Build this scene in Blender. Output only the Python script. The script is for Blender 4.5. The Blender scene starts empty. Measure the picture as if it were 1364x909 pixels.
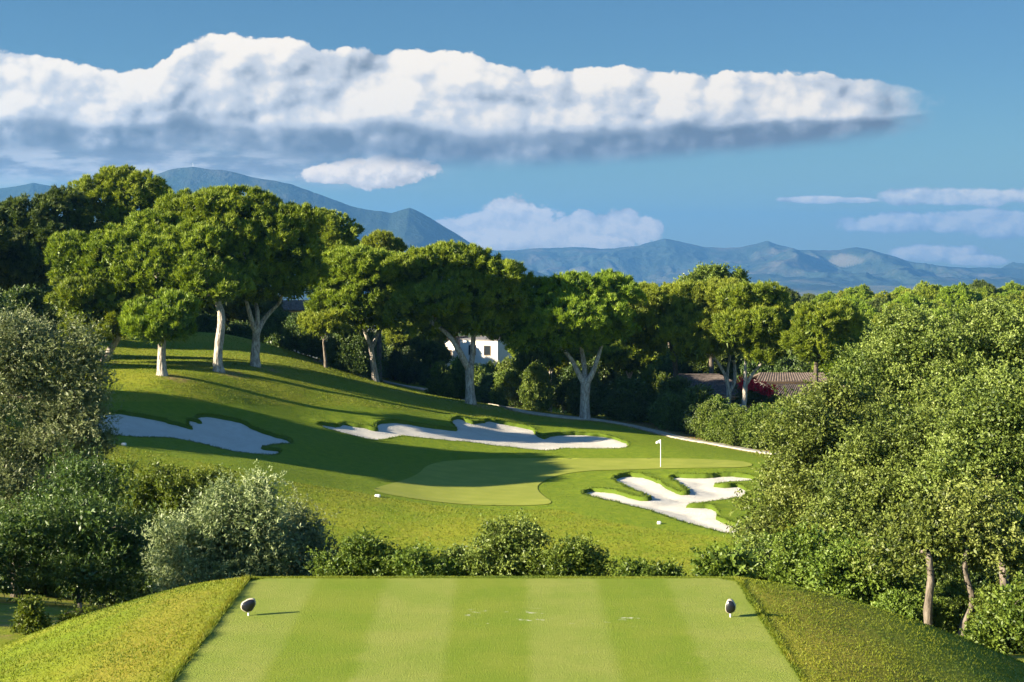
import bpy, math, numpy as np
from mathutils import Vector
from mathutils.geometry import delaunay_2d_cdt

sc = bpy.context.scene
C = sc.collection
rng = np.random.default_rng(7)
FPX, UC, HY, CAMZ = 2200.0, 682.0, 340.0, 17.0      # focal length in photo pixels, centre column, horizon row, eye height
RAD = math.radians
SUN_EL, SUN_AZ = RAD(19.5), math.atan2(-0.94, -0.34)
SUN = np.array([math.sin(SUN_AZ)*math.cos(SUN_EL), math.cos(SUN_AZ)*math.cos(SUN_EL), math.sin(SUN_EL)])

def W(px, py, d):
    """The point at depth d that lies behind photo pixel (px, py)."""
    return np.array([(px-UC)/FPX*d, d, CAMZ-(py-HY)/FPX*d])

# ------------------------------------------------------------------ objects
def put(o, parent=None):
    C.objects.link(o)
    if parent is not None: o.parent = parent
    return o

def tag(o, label=None, cat=None, group=None, kind=None):
    if label: o['label'] = label
    if cat: o['category'] = cat
    if group: o['group'] = group
    if kind: o['kind'] = kind
    return o

def empty(name, loc=(0, 0, 0), rz=0):
    o = bpy.data.objects.new(name, None); o.empty_display_size = .3
    o.location = [float(v) for v in loc]; o.rotation_euler = (0, 0, rz)
    return put(o)

def mesh(name, V, F, mat=None, parent=None, face_attr=None, pt_attr=None, smooth=False, loc=None):
    """One mesh object out of vertex and face arrays (faces all of one size, or a list of index lists)."""
    me = bpy.data.meshes.new(name)
    if isinstance(F, np.ndarray):
        n, k = F.shape
        V = np.asarray(V, dtype=np.float32)
        me.vertices.add(len(V)); me.vertices.foreach_set('co', V.ravel())
        me.loops.add(n*k); me.loops.foreach_set('vertex_index', F.astype(np.int32).ravel())
        me.polygons.add(n); me.polygons.foreach_set('loop_start', np.arange(0, n*k, k, dtype=np.int32))
        me.update(calc_edges=True)
    else:
        me.from_pydata([tuple(map(float, v)) for v in V], [], [list(map(int, f)) for f in F]); me.update()
    for dom, attrs in (('FACE', face_attr), ('POINT', pt_attr)):
        for an, av in (attrs or {}).items():
            a = me.attributes.new(an, 'FLOAT', dom); a.data.foreach_set('value', np.asarray(av, dtype=np.float32))
    me.polygons.foreach_set('use_smooth', np.full(len(me.polygons), smooth, dtype=bool))
    if mat: me.materials.append(mat)
    o = bpy.data.objects.new(name, me)
    if loc is not None: o.location = [float(v) for v in loc]
    return put(o, parent)

def copy_tree(o, parent=None):
    c = o.copy(); C.objects.link(c); c.parent = parent
    for ch in list(o.children): copy_tree(ch, c)
    return c

# ------------------------------------------------------------------ node helper
class NT:
    def __init__(s, nt): s.nt = nt
    def n(s, t, **k):
        x = s.nt.nodes.new(t)
        for a, b in k.items(): setattr(x, a, b)
        return x
    def link(s, a, b): s.nt.links.new(a, b)
    def set(s, sock, v):
        if isinstance(v, bpy.types.NodeSocket): s.nt.links.new(v, sock)
        elif v is not None: sock.default_value = v
    def m(s, op, a, b=None, c=None, clamp=False):
        x = s.n('ShaderNodeMath', operation=op); x.use_clamp = clamp
        for i, v in enumerate((a, b, c)): s.set(x.inputs[i], v)
        return x.outputs[0]
    def add(s, a, b): return s.m('ADD', a, b)
    def sub(s, a, b): return s.m('SUBTRACT', a, b)
    def mul(s, a, b): return s.m('MULTIPLY', a, b)
    def mad(s, a, b, c): return s.m('MULTIPLY_ADD', a, b, c)
    def step(s, x, a, b, lo=0., hi=1.):
        r = s.n('ShaderNodeMapRange', interpolation_type='SMOOTHSTEP')
        s.set(r.inputs[0], x); s.set(r.inputs[1], a); s.set(r.inputs[2], b); s.set(r.inputs[3], lo); s.set(r.inputs[4], hi)
        return r.outputs[0]
    def lin(s, x, a, b, lo=0., hi=1.):
        r = s.n('ShaderNodeMapRange'); s.set(r.inputs[0], x); s.set(r.inputs[1], a); s.set(r.inputs[2], b); s.set(r.inputs[3], lo); s.set(r.inputs[4], hi)
        return r.outputs[0]
    def mix(s, f, a, b, bt='MIX'):
        x = s.n('ShaderNodeMix', data_type='RGBA', blend_type=bt)
        s.set(x.inputs[0], f); s.set(x.inputs[6], rgba(a)); s.set(x.inputs[7], rgba(b))
        return x.outputs[2]
    def xyz(s, x, y, z=0.):
        c = s.n('ShaderNodeCombineXYZ')
        for i, v in enumerate((x, y, z)): s.set(c.inputs[i], v)
        return c.outputs[0]
    def sep(s, v):
        c = s.n('ShaderNodeSeparateXYZ'); s.link(v, c.inputs[0]); return c.outputs
    def noise(s, vec, scale, detail=4., rough=.55, dist=0., out=0):
        x = s.n('ShaderNodeTexNoise'); s.set(x.inputs['Vector'], vec)
        x.inputs['Scale'].default_value = scale; x.inputs['Detail'].default_value = detail
        x.inputs['Roughness'].default_value = rough; x.inputs['Distortion'].default_value = dist
        return x.outputs[out]
    def voro(s, vec, scale, feature='F1', smooth=.6, out=0, rand=1.):
        x = s.n('ShaderNodeTexVoronoi', feature=feature); s.set(x.inputs['Vector'], vec)
        x.inputs['Scale'].default_value = scale; x.inputs['Randomness'].default_value = rand
        if feature == 'SMOOTH_F1': x.inputs['Smoothness'].default_value = smooth
        return x.outputs[out]
    def vm(s, op, a, b=None):
        x = s.n('ShaderNodeVectorMath', operation=op); s.set(x.inputs[0], a)
        if b is not None: s.set(x.inputs[1], b)
        return x.outputs[0]
    def attr(s, name): return s.n('ShaderNodeAttribute', attribute_name=name).outputs['Fac']
    def pos(s): return s.n('ShaderNodeNewGeometry').outputs['Position']
    def obj(s): return s.n('ShaderNodeTexCoord').outputs['Object']
    def bump(s, h, strength, dist):
        b = s.n('ShaderNodeBump'); b.inputs['Strength'].default_value = strength; b.inputs['Distance'].default_value = dist
        s.link(h, b.inputs['Height']); return b.outputs[0]

def rgba(v):
    return (*v, 1.) if isinstance(v, tuple) and len(v) == 3 else v

def material(name):
    m = bpy.data.materials.new(name); m.use_nodes = True
    t = NT(m.node_tree)
    return m, t, m.node_tree.nodes['Principled BSDF'], m.node_tree.nodes['Material Output']

def plain(name, col, rough=.7, var=.12, scale=3., spec=.3, bump=.0, bscale=20.):
    m, t, p, out = material(name)
    f = t.noise(t.obj(), scale, 5.)
    a = tuple(c*(1-var) for c in col); b = tuple(min(1, c*(1+var)) for c in col)
    t.link(t.mix(t.step(f, .3, .7), a, b), p.inputs['Base Color'])
    p.inputs['Roughness'].default_value = rough; p.inputs['Specular IOR Level'].default_value = spec
    if bump: t.link(t.bump(t.noise(t.obj(), bscale, 4.), .6, bump), p.inputs['Normal'])
    return m

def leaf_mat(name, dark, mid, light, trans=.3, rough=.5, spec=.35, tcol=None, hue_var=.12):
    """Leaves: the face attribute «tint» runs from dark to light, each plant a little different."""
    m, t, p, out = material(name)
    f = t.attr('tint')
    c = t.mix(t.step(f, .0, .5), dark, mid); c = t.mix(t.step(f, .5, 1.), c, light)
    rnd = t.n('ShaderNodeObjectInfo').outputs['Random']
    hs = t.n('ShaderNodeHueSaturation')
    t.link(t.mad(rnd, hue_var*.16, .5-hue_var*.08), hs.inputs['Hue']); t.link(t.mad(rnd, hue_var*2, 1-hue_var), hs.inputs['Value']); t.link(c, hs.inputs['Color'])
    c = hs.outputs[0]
    t.link(c, p.inputs['Base Color']); p.inputs['Roughness'].default_value = rough; p.inputs['Specular IOR Level'].default_value = spec
    tr = t.n('ShaderNodeBsdfTranslucent'); t.link(t.mix(1., c, tcol or (1.25, 1.2, .6), 'MULTIPLY'), tr.inputs[0])
    mx = t.n('ShaderNodeMixShader'); mx.inputs[0].default_value = trans
    t.link(p.outputs[0], mx.inputs[1]); t.link(tr.outputs[0], mx.inputs[2]); t.link(mx.outputs[0], out.inputs[0])
    return m

# ------------------------------------------------------------------ numpy noise
_perm = np.random.default_rng(3).permutation(4096)
def vnoise(x, y, seed=0):
    xi = np.floor(x).astype(np.int64); yi = np.floor(y).astype(np.int64)
    fx = x-xi; fy = y-yi; fx = fx*fx*fx*(fx*(fx*6-15)+10); fy = fy*fy*fy*(fy*(fy*6-15)+10)
    def h(a, b): return _perm[(_perm[(a+seed*57) & 4095]+b) & 4095]/4095.
    return (h(xi, yi)*(1-fx)+h(xi+1, yi)*fx)*(1-fy)+(h(xi, yi+1)*(1-fx)+h(xi+1, yi+1)*fx)*fy
def fbm(x, y, oct=5, seed=0, gain=.5, ridged=False):
    s = 0; a = 1; n = 0
    for o in range(oct):
        v = vnoise(x*2**o+o*17.3, y*2**o-o*9.1, seed+o)
        if ridged: v = 1-np.abs(v*2-1)
        s = s+a*v; n += a; a *= gain
    return s/n
def sstep(a, b, x):
    t = np.clip((x-a)/(b-a), 0, 1); return t*t*(3-2*t)

# ------------------------------------------------------------------ terrain height
CTRL = []
for px, py, d in [(600,760,94),(900,760,93),(750,775,90),(300,740,92),(100,700,95),(300,660,106),(150,620,108),(500,700,103),(700,700,104),(500,652,117),
        (600,672,112),(736,668,113),(880,622,132),(581,616,134),(996,620,131),(800,690,106),(980,715,100),(900,650,121),(800,735,97),(950,680,109),
        (640,600,141),(838,595,144),(640,565,152),(430,565,140),(700,575,152),(830,575,155),(1000,603,147),(900,582,158),(780,557,165),(627,537,163),
        (500,507,169),(560,560,147),(500,545,147),(390,590,128),(300,603,120),(140,580,116),(140,548,125),(280,555,132),(330,620,113),(160,512,136),
        (215,501,137),(292,496,146),(340,488,152),(420,520,149),(140,482,150),(250,465,164),(300,446,178),(420,478,176),(560,524,170),(700,548,167)]:
    w = W(px, py, d); CTRL.append((w[0], w[1], w[2]))
CTRL += [(-45,105,7.5),(-62,130,10),(-48,150,9.2),(-60,90,7.5),(0,215,-1.5),(40,220,-2.5),(-40,215,3.2),(20,188,-1.6),(-20,192,1.2),(70,150,-2),(60,110,0),
         (80,190,-2.5),(-80,190,11),(-36,186,6.8),(-90,140,11),(100,100,1),(-100,60,8),(90,40,6),
         (0,30,9.4),(0,40,7.1),(0,50,4.9),(0,60,2.8),(0,70,.9),(0,80,-.6),(-10,30,10.1),(-12,45,7.5),(-15,60,4.6),(-20,80,2.4),(-28,100,3.4),
         (12,45,6.3),(16,60,4.0),(18,75,1.5),(25,90,.3),(-30,60,6),(30,50,6.2),(-30,35,9),(30,30,9),(0,12,9),(0,-20,9),(30,0,9),(-30,0,9),(0,-60,8),
         (60,-40,8),(-60,-40,8),(0,240,-2),(80,240,-3),(-80,240,7),(35,120,-.2),(40,100,0)]
CTRL = np.array(CTRL)
def _phi(r2): return np.where(r2 > 1e-12, .5*r2*np.log(np.maximum(r2, 1e-12)), 0.)
_P = CTRL[:, :2]/60.
_n = len(_P)
_A = np.zeros((_n+3, _n+3)); _A[:_n, :_n] = _phi(((_P[:, None]-_P[None])**2).sum(2))+np.eye(_n)*.004
_A[:_n, _n] = 1; _A[:_n, _n+1:] = _P; _A[_n, :_n] = 1; _A[_n+1:, :_n] = _P.T
_w = np.linalg.solve(_A, np.r_[CTRL[:, 2], 0, 0, 0])

def smax(a, b, k): 
    h = np.clip(.5+.5*(a-b)/k, 0, 1); return b+(a-b)*h+k*h*(1-h)

TX0, TX1, TY0, TY1 = -3.62, 3.08, 6.5, 22.75        # the cut rectangle of the tee
def tee_plane(y): return CAMZ-4.82+.0159*y
def base_height(x, y):
    x = np.asarray(x, float); y = np.asarray(y, float); sh = x.shape; x = x.ravel(); y = y.ravel()
    cx = np.clip(x, -110, 110); cy = np.clip(y, -60, 250)
    z = np.empty_like(x)
    for i in range(0, len(x), 40000):
        q = np.c_[cx[i:i+40000], cy[i:i+40000]]/60.
        r2 = ((q[:, None]-_P[None])**2).sum(2)
        z[i:i+40000] = _phi(r2)@_w[:_n]+_w[_n]+q@_w[_n+1:]
    r = np.hypot(x, y-60)
    z += .10*(fbm(x/5, y/5, 3, 2)-.5)*sstep(20, 40, y)+.42*(fbm(x/13+5, y/13, 2, 21)-.5)*sstep(80, 100, y)
    # the land falls away from the course to a wide low plain
    far = -3-60*sstep(250, 1500, r)-130*sstep(1000, 5200, r)+6*(fbm(x/130, y/130, 3, 9)-.5)*sstep(200, 500, r)
    hill = 44*np.exp(-(((x-560)/330)**2+((y-1500)/260)**2))*(.8+.4*fbm(x/170, y/170, 4, 5))
    f = sstep(150, 330, r)
    z = z*(1-f)+(far+hill)*f
    # the tee mound
    dx = np.maximum(np.maximum(TX0-x, x-TX1), 0); dyf = np.maximum(y-TY1, 0); dyb = np.maximum(TY0-y, 0)
    s = np.hypot(dx, dyb)
    sl = np.sqrt(s*s+.09)-.3
    t = tee_plane(np.clip(y, TY0, TY1))-(.19*sl+.034*sl*sl)-(.12*dyf+.05*dyf**2)
    t += .05*(fbm(x/1.7, y/1.7, 3, 4)-.5)*np.clip((dx+dyf)/.8, 0, 1)
    z = smax(t, z, .5)
    s = np.hypot(np.maximum(np.abs(x)-5, 0), np.maximum(y-1.5, 0))
    z = smax(15.2-(.02*s+.055*s*s), z, .5)
    return z.reshape(sh)

def ground_hit(px, py, lo=88, hi=260, fn=None):
    """Where the sight line through a photo pixel first meets the ground beyond depth lo."""
    d = np.arange(lo, hi, .25)
    x = (px-UC)/FPX*d; z = CAMZ-(py-HY)/FPX*d
    g = (fn or base_height)(x, d)
    i = np.nonzero(z <= g)[0]
    if not len(i): return np.array([x[-1], d[-1], g[-1]])
    i = i[0]
    if i == 0: return np.array([x[0], d[0], g[0]])
    a = (z[i-1]-g[i-1]); b = (g[i]-z[i]); t = a/(a+b+1e-9)
    dd = d[i-1]+t*(d[i]-d[i-1]); xx = (px-UC)/FPX*dd
    return np.array([xx, dd, CAMZ-(py-HY)/FPX*dd])

def resample(P, step, closed=True):
    P = np.asarray(P, float); out = []
    n = len(P)
    for i in range(n if closed else n-1):
        a, b = P[i], P[(i+1) % n]; k = max(1, int(round(np.hypot(*(b-a))/step)))
        for j in range(k): out.append(a+(b-a)*j/k)
    if not closed: out.append(P[-1])
    return np.array(out)
def chaikin(P, it=1, closed=True):
    P = np.asarray(P, float)
    for _ in range(it):
        Q = np.roll(P, -1, 0) if closed else P[1:]
        R = P if closed else P[:-1]
        N = np.empty((len(R)*2, 2)); N[0::2] = .75*R+.25*Q; N[1::2] = .25*R+.75*Q
        if not closed: N = np.vstack([P[:1], N, P[-1:]])
        P = N
    return P
def poly_dist(P, x, y):
    """Distance to the outline, inside flag, and the nearest outline point."""
    x = np.asarray(x, float).ravel(); y = np.asarray(y, float).ravel()
    best = np.full(x.shape, 1e18); nx = np.zeros_like(x); ny = np.zeros_like(x); ins = np.zeros(x.shape, bool)
    A = P; B = np.roll(P, -1, 0)
    for (ax, ay), (bx, by) in zip(A, B):
        ex, ey = bx-ax, by-ay; L = ex*ex+ey*ey+1e-12
        t = np.clip(((x-ax)*ex+(y-ay)*ey)/L, 0, 1); qx = ax+t*ex; qy = ay+t*ey
        d = (x-qx)**2+(y-qy)**2; k = d < best
        best = np.where(k, d, best); nx = np.where(k, qx, nx); ny = np.where(k, qy, ny)
        c = ((ay > y) != (by > y)) & (x < ex*(y-ay)/(by-ay+1e-15)+ax)
        ins ^= c
    return np.sqrt(best), ins, nx, ny

def zc(pts, ox, oy, s): return [(ox+a/s, oy+b/s) for a, b in pts]
BUNK_PX = [
 zc([(30,170),(70,152),(115,148),(180,147),(250,158),(330,172),(400,190),(440,203),(468,212),(448,190),(445,174),(470,178),(499,187),(486,172),(480,159),(520,158),(600,170),(660,185),(720,215),
     (790,240),(830,248),(868,268),(800,270),(735,280),(742,290),(805,294),(812,300),(780,314),(700,310),(620,300),(540,278),(480,265),(400,248),(330,243),(250,243),(180,237),(120,228),(40,205)], 100, 500, 2.965),
 [(420,564),(437,565),(451,567),(457,564),(474,567),(488,570),(503,573),(501,567),(503,563),(522,561),(542,563),(560,567),(595,571),(611,573),(603,564),(600,559),(613,556),(628,563),(636,563),(650,559),
  (662,562),(684,566),(704,570),(712,573),(716,580),(726,584),(733,579),(757,578),(789,579),(812,582),(832,588),(840,593),(831,597),(806,598),(771,597),(750,597),(736,600),(701,598),(666,594),
  (630,589),(595,586),(560,583),(540,580),(525,582),(513,585),(500,586),(488,584),(464,578),(437,571)],
 zc([(610,332),(630,322),(660,320),(700,324),(740,328),(780,340),(810,350),(850,358),(878,352),(850,335),(800,316),(765,300),(738,285),(738,270),(770,266),(800,262),(860,272),(910,292),(945,316),
     (985,335),(1020,332),(1008,312),(972,288),(942,268),(1000,268),(1060,272),(1130,266),(1200,264),(1275,274),(1250,284),(1160,290),(1100,302),(1150,307),(1215,303),(1238,325),(1225,345),(1160,354),
     (1090,364),(995,379),(1040,384),(1100,382),(1133,400),(1112,420),(1150,440),(1205,455),(1195,492),(1100,472),(1000,442),(920,414),(850,392),(780,377),(700,357),(640,342)], 560, 540, 2.842)]
GREEN_PX = [(497,655),(540,663),(600,671),(660,674),(705,674),(738,672),(728,664),(716,654),(716,647),(726,640),(742,634),(762,630),(806,626.5),(877,624.5),(950,624),(998,623),(1004,619),(990,615),(947,612.5),(880,611),
            (806,611),(720,611),(665,611),(610,613),(581,616),(565,623),(560,630),(545,638),(520,645),(500,650)]
COLLAR_PX = [(120,586),(160,592),(250,612),(330,632),(400,644),(470,654),(520,664),(600,676),(690,680),(745,678),(800,694),(870,704),(980,718),(1030,720),(1040,640),(1012,606),(940,593),(880,581),(830,570),(760,563),
             (690,560),(600,552),(520,545),(450,541),(380,540),(300,538),(220,535),(150,535),(60,535),(60,580)]
def project(pp, **k): return np.array([ground_hit(px, py, **k)[:2] for px, py in pp])
def wiggle(P, amp, sc, seed):
    P = P.copy(); P[:, 0] += amp*(fbm(P[:, 0]/sc, P[:, 1]/sc, 3, seed)-.5)*2; P[:, 1] += amp*1.5*(fbm(P[:, 0]/sc+31, P[:, 1]/sc+7, 3, seed+9)-.5)*2
    return P
BUNK = [wiggle(resample(chaikin(project(p), 1), .22), .16, .9, i) for i, p in enumerate(BUNK_PX)]
GREEN = resample(chaikin(project(GREEN_PX), 2), .4)
COLLAR = resample(chaikin(project(COLLAR_PX), 1), 1.2)
LIP = [.14, .18, .20]

def height(x, y):
    """Ground height with the bunkers dug in."""
    x = np.asarray(x, float); y = np.asarray(y, float); sh = x.shape
    z = base_height(x, y).ravel(); xr, yr = x.ravel(), y.ravel()
    for P, lip in zip(BUNK, LIP):
        lo = P.min(0)-3; hi = P.max(0)+3
        k = np.nonzero((xr > lo[0]) & (xr < hi[0]) & (yr > lo[1]) & (yr < hi[1]))[0]
        if not len(k): continue
        d, ins, nx, ny = poly_dist(P, xr[k], yr[k])
        dy = np.where(d > 1e-4, (yr[k]-ny)/np.maximum(d, 1e-4), 0)
        up = lip*np.exp(-(d/1.0)**2)*np.clip(.22+.9*dy, .06, 1)*(.7+.6*fbm(xr[k]/1.3, yr[k]/1.3, 2, 8))
        sand = -.13-.18*sstep(0, 2.4, d)+.05*(fbm(xr[k]/1.1, yr[k]/1.1, 3, 6)-.5)
        z[k] += np.where(ins, sand, up)
    return z.reshape(sh)

# ------------------------------------------------------------------ materials of the ground
def grass_material():
    m, t, p, out = material('grass_turf')
    P = t.pos(); lush, dirt = t.attr('lush'), t.attr('dirt')
    n1 = t.noise(P, .22, 4.); n2 = t.noise(P, 1.6, 5., .65); n3 = t.noise(P, 9., 4., .7)
    rough = t.mix(t.step(n1, .32, .68), (.135, .185, .010), (.205, .215, .016))
    rough = t.mix(t.mul(t.step(n2, .45, .75), .6), rough, (.235, .20, .03))
    rough = t.mix(t.mul(t.step(n3, .35, .7), .35), rough, (.085, .13, .008))
    fair = t.mix(t.step(n2, .3, .7), (.104, .156, .008), (.150, .190, .011))
    fair = t.mix(t.mul(t.step(n3, .4, .7), .3), fair, (.065, .115, .008))
    s_ = t.sep(P)      # dry turf along the two edges of the tee
    dl = t.add(t.m('ABSOLUTE', t.add(s_[0], -TX0+.75)), t.mul(t.sub(n2, .5), 2.4)); dr = t.add(t.m('ABSOLUTE', t.sub(s_[0], TX1+.8)), t.mul(t.sub(n2, .5), 2.6))
    dry = t.mul(t.m('MAXIMUM', t.step(dl, .0, .9, .45, 0.), t.step(dr, .1, 1.4, .5, 0.)), t.step(s_[1], 24., 27., 1., 0.))
    rough = t.mix(t.mul(dry, t.step(n3, .25, .6, .45, 1.)), rough, t.mix(n3, (.20, .125, .022), (.30, .21, .04)))
    c = t.mix(lush, rough, fair)
    c = t.mix(t.mul(t.attr('fringe'), .8), c, t.mix(n3, (.040, .068, .006), (.075, .115, .010)))      # long turf at the bunker edges, darkened also to stand for shade
    soil = t.mix(n2, (.20, .125, .06), (.33, .215, .12))
    c = t.mix(t.step(t.add(dirt, t.mul(t.sub(n2, .5), .7)), .35, .65), c, soil)
    far = t.sep(P)[1]
    c = t.mix(t.step(far, 230, 330), c, t.mix(t.step(t.noise(P, .006, 6.), .42, .6), (.035, .055, .018), (.16, .13, .07)))
    t.link(c, p.inputs['Base Color']); p.inputs['Roughness'].default_value = .85; p.inputs['Specular IOR Level'].default_value = .12
    h = t.add(t.mul(t.noise(P, 14., 5., .7), .6), t.mul(n2, .8))
    p.inputs['Sheen Weight'].default_value = .08; p.inputs['Sheen Roughness'].default_value = .5; t.link(c, p.inputs['Sheen Tint'])
    t.link(t.bump(h, .6, .12), p.inputs['Normal'])
    return m
GRASS = grass_material()
def sand_material():
    m, t, p, out = material('bunker_sand')
    P = t.pos(); n = t.noise(P, 2.2, 6., .7); g = t.noise(P, 30., 3., .7)
    c = t.mix(t.step(n, .3, .7), (.46, .43, .375), (.53, .50, .445))
    c = t.mix(t.mul(t.step(t.noise(P, .55, 4., .6), .45, .7), .4), c, (.40, .36, .30))
    c = t.mix(t.mul(t.step(g, .5, .8), .35), c, (.34, .31, .26))
    t.link(c, p.inputs['Base Color']); p.inputs['Roughness'].default_value = .95; p.inputs['Specular IOR Level'].default_value = .1
    w = t.n('ShaderNodeTexWave', wave_type='BANDS', bands_direction='Y'); t.link(P, w.inputs['Vector']); w.inputs['Scale'].default_value = 1.1
    w.inputs['Distortion'].default_value = 7.; w.inputs['Detail'].default_value = 3.; w.inputs['Detail Scale'].default_value = 1.2
    t.link(t.bump(t.add(t.mul(w.outputs['Fac'], .5), t.noise(P, 7., 5., .7)), .7, .06), p.inputs['Normal'])
    return m
SAND = sand_material()
def green_material():
    m, t, p, out = material('putting_turf')
    P = t.pos(); s = t.sep(P)
    n = t.noise(P, .5, 4.); n2 = t.noise(P, 6., 4., .65)
    c = t.mix(t.step(n, .3, .7), (.200, .225, .030), (.245, .262, .042))
    st = t.m('SINE', t.mul(t.add(t.mul(s[0], .5), s[1]), 3.0)); c = t.mix(t.mul(t.step(st, -.4, .4), .22), c, (.165, .205, .022))
    c = t.mix(t.mul(t.step(n2, .45, .7), .22), c, (.16, .19, .02))
    t.link(c, p.inputs['Base Color']); p.inputs['Roughness'].default_value = .8; p.inputs['Specular IOR Level'].default_value = .15
    t.link(t.bump(t.noise(P, 25., 3.), .3, .01), p.inputs['Normal'])
    return m
def tee_material():
    m, t, p, out = material('tee_turf')
    P = t.pos(); s = t.sep(P)
    edge = t.mul(t.sub(t.noise(P, 2.2, 4.), .5), .16)
    ph = t.mul(t.add(t.sub(s[0], TX0), edge), math.pi/.955)
    st = t.step(t.m('SINE', ph), -.30, .30)
    n = t.noise(P, 1.1, 5., .6); n2 = t.noise(P, 16., 5., .75)
    q = t.noise(t.vm('MULTIPLY', P, (1., 4.5, 1.)), 6., 4., .7)
    light = t.mix(t.step(n, .3, .7), (.168, .215, .030), (.212, .236, .046))
    dark = t.mix(t.step(n, .3, .7), (.132, .186, .014), (.168, .204, .022))
    c = t.mix(st, dark, light)
    c = t.mix(t.mul(t.step(q, .45, .72), .28), c, (.105, .150, .010))
    c = t.mix(t.mul(t.step(n2, .52, .78), .32), c, (.30, .29, .10))
    # brownish worn ball marks
    v = t.voro(t.vm('MULTIPLY', P, (1., .8, 1.)), 1.5, rand=1.)
    c = t.mix(t.mul(t.step(t.add(v, t.mul(n2, .08)), .05, .085, 1., 0.), .5), c, (.13, .11, .03))
    # sanded divots
    dv = t.mul(t.mul(t.step(s[1], 19.9, 20.2), t.step(s[1], 20.75, 21.0, 1., 0.)), t.mul(t.step(s[0], -.9, -.6), t.step(s[0], 1.5, 1.7, 1., 0.)))
    dn = t.step(t.noise(t.vm('MULTIPLY', P, (3.6, 5.5, 1.)), 1., 4., .65), .60, .68)
    c = t.mix(t.mul(t.mul(dv, dn), t.step(n2, .3, .6)), c, (.42, .42, .33))
    t.link(c, p.inputs['Base Color']); p.inputs['Roughness'].default_value = .85; p.inputs['Specular IOR Level'].default_value = .12
    t.link(t.bump(t.add(t.noise(P, 45., 4., .7), t.mul(n, .6)), .6, .022), p.inputs['Normal'])
    return m

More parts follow.
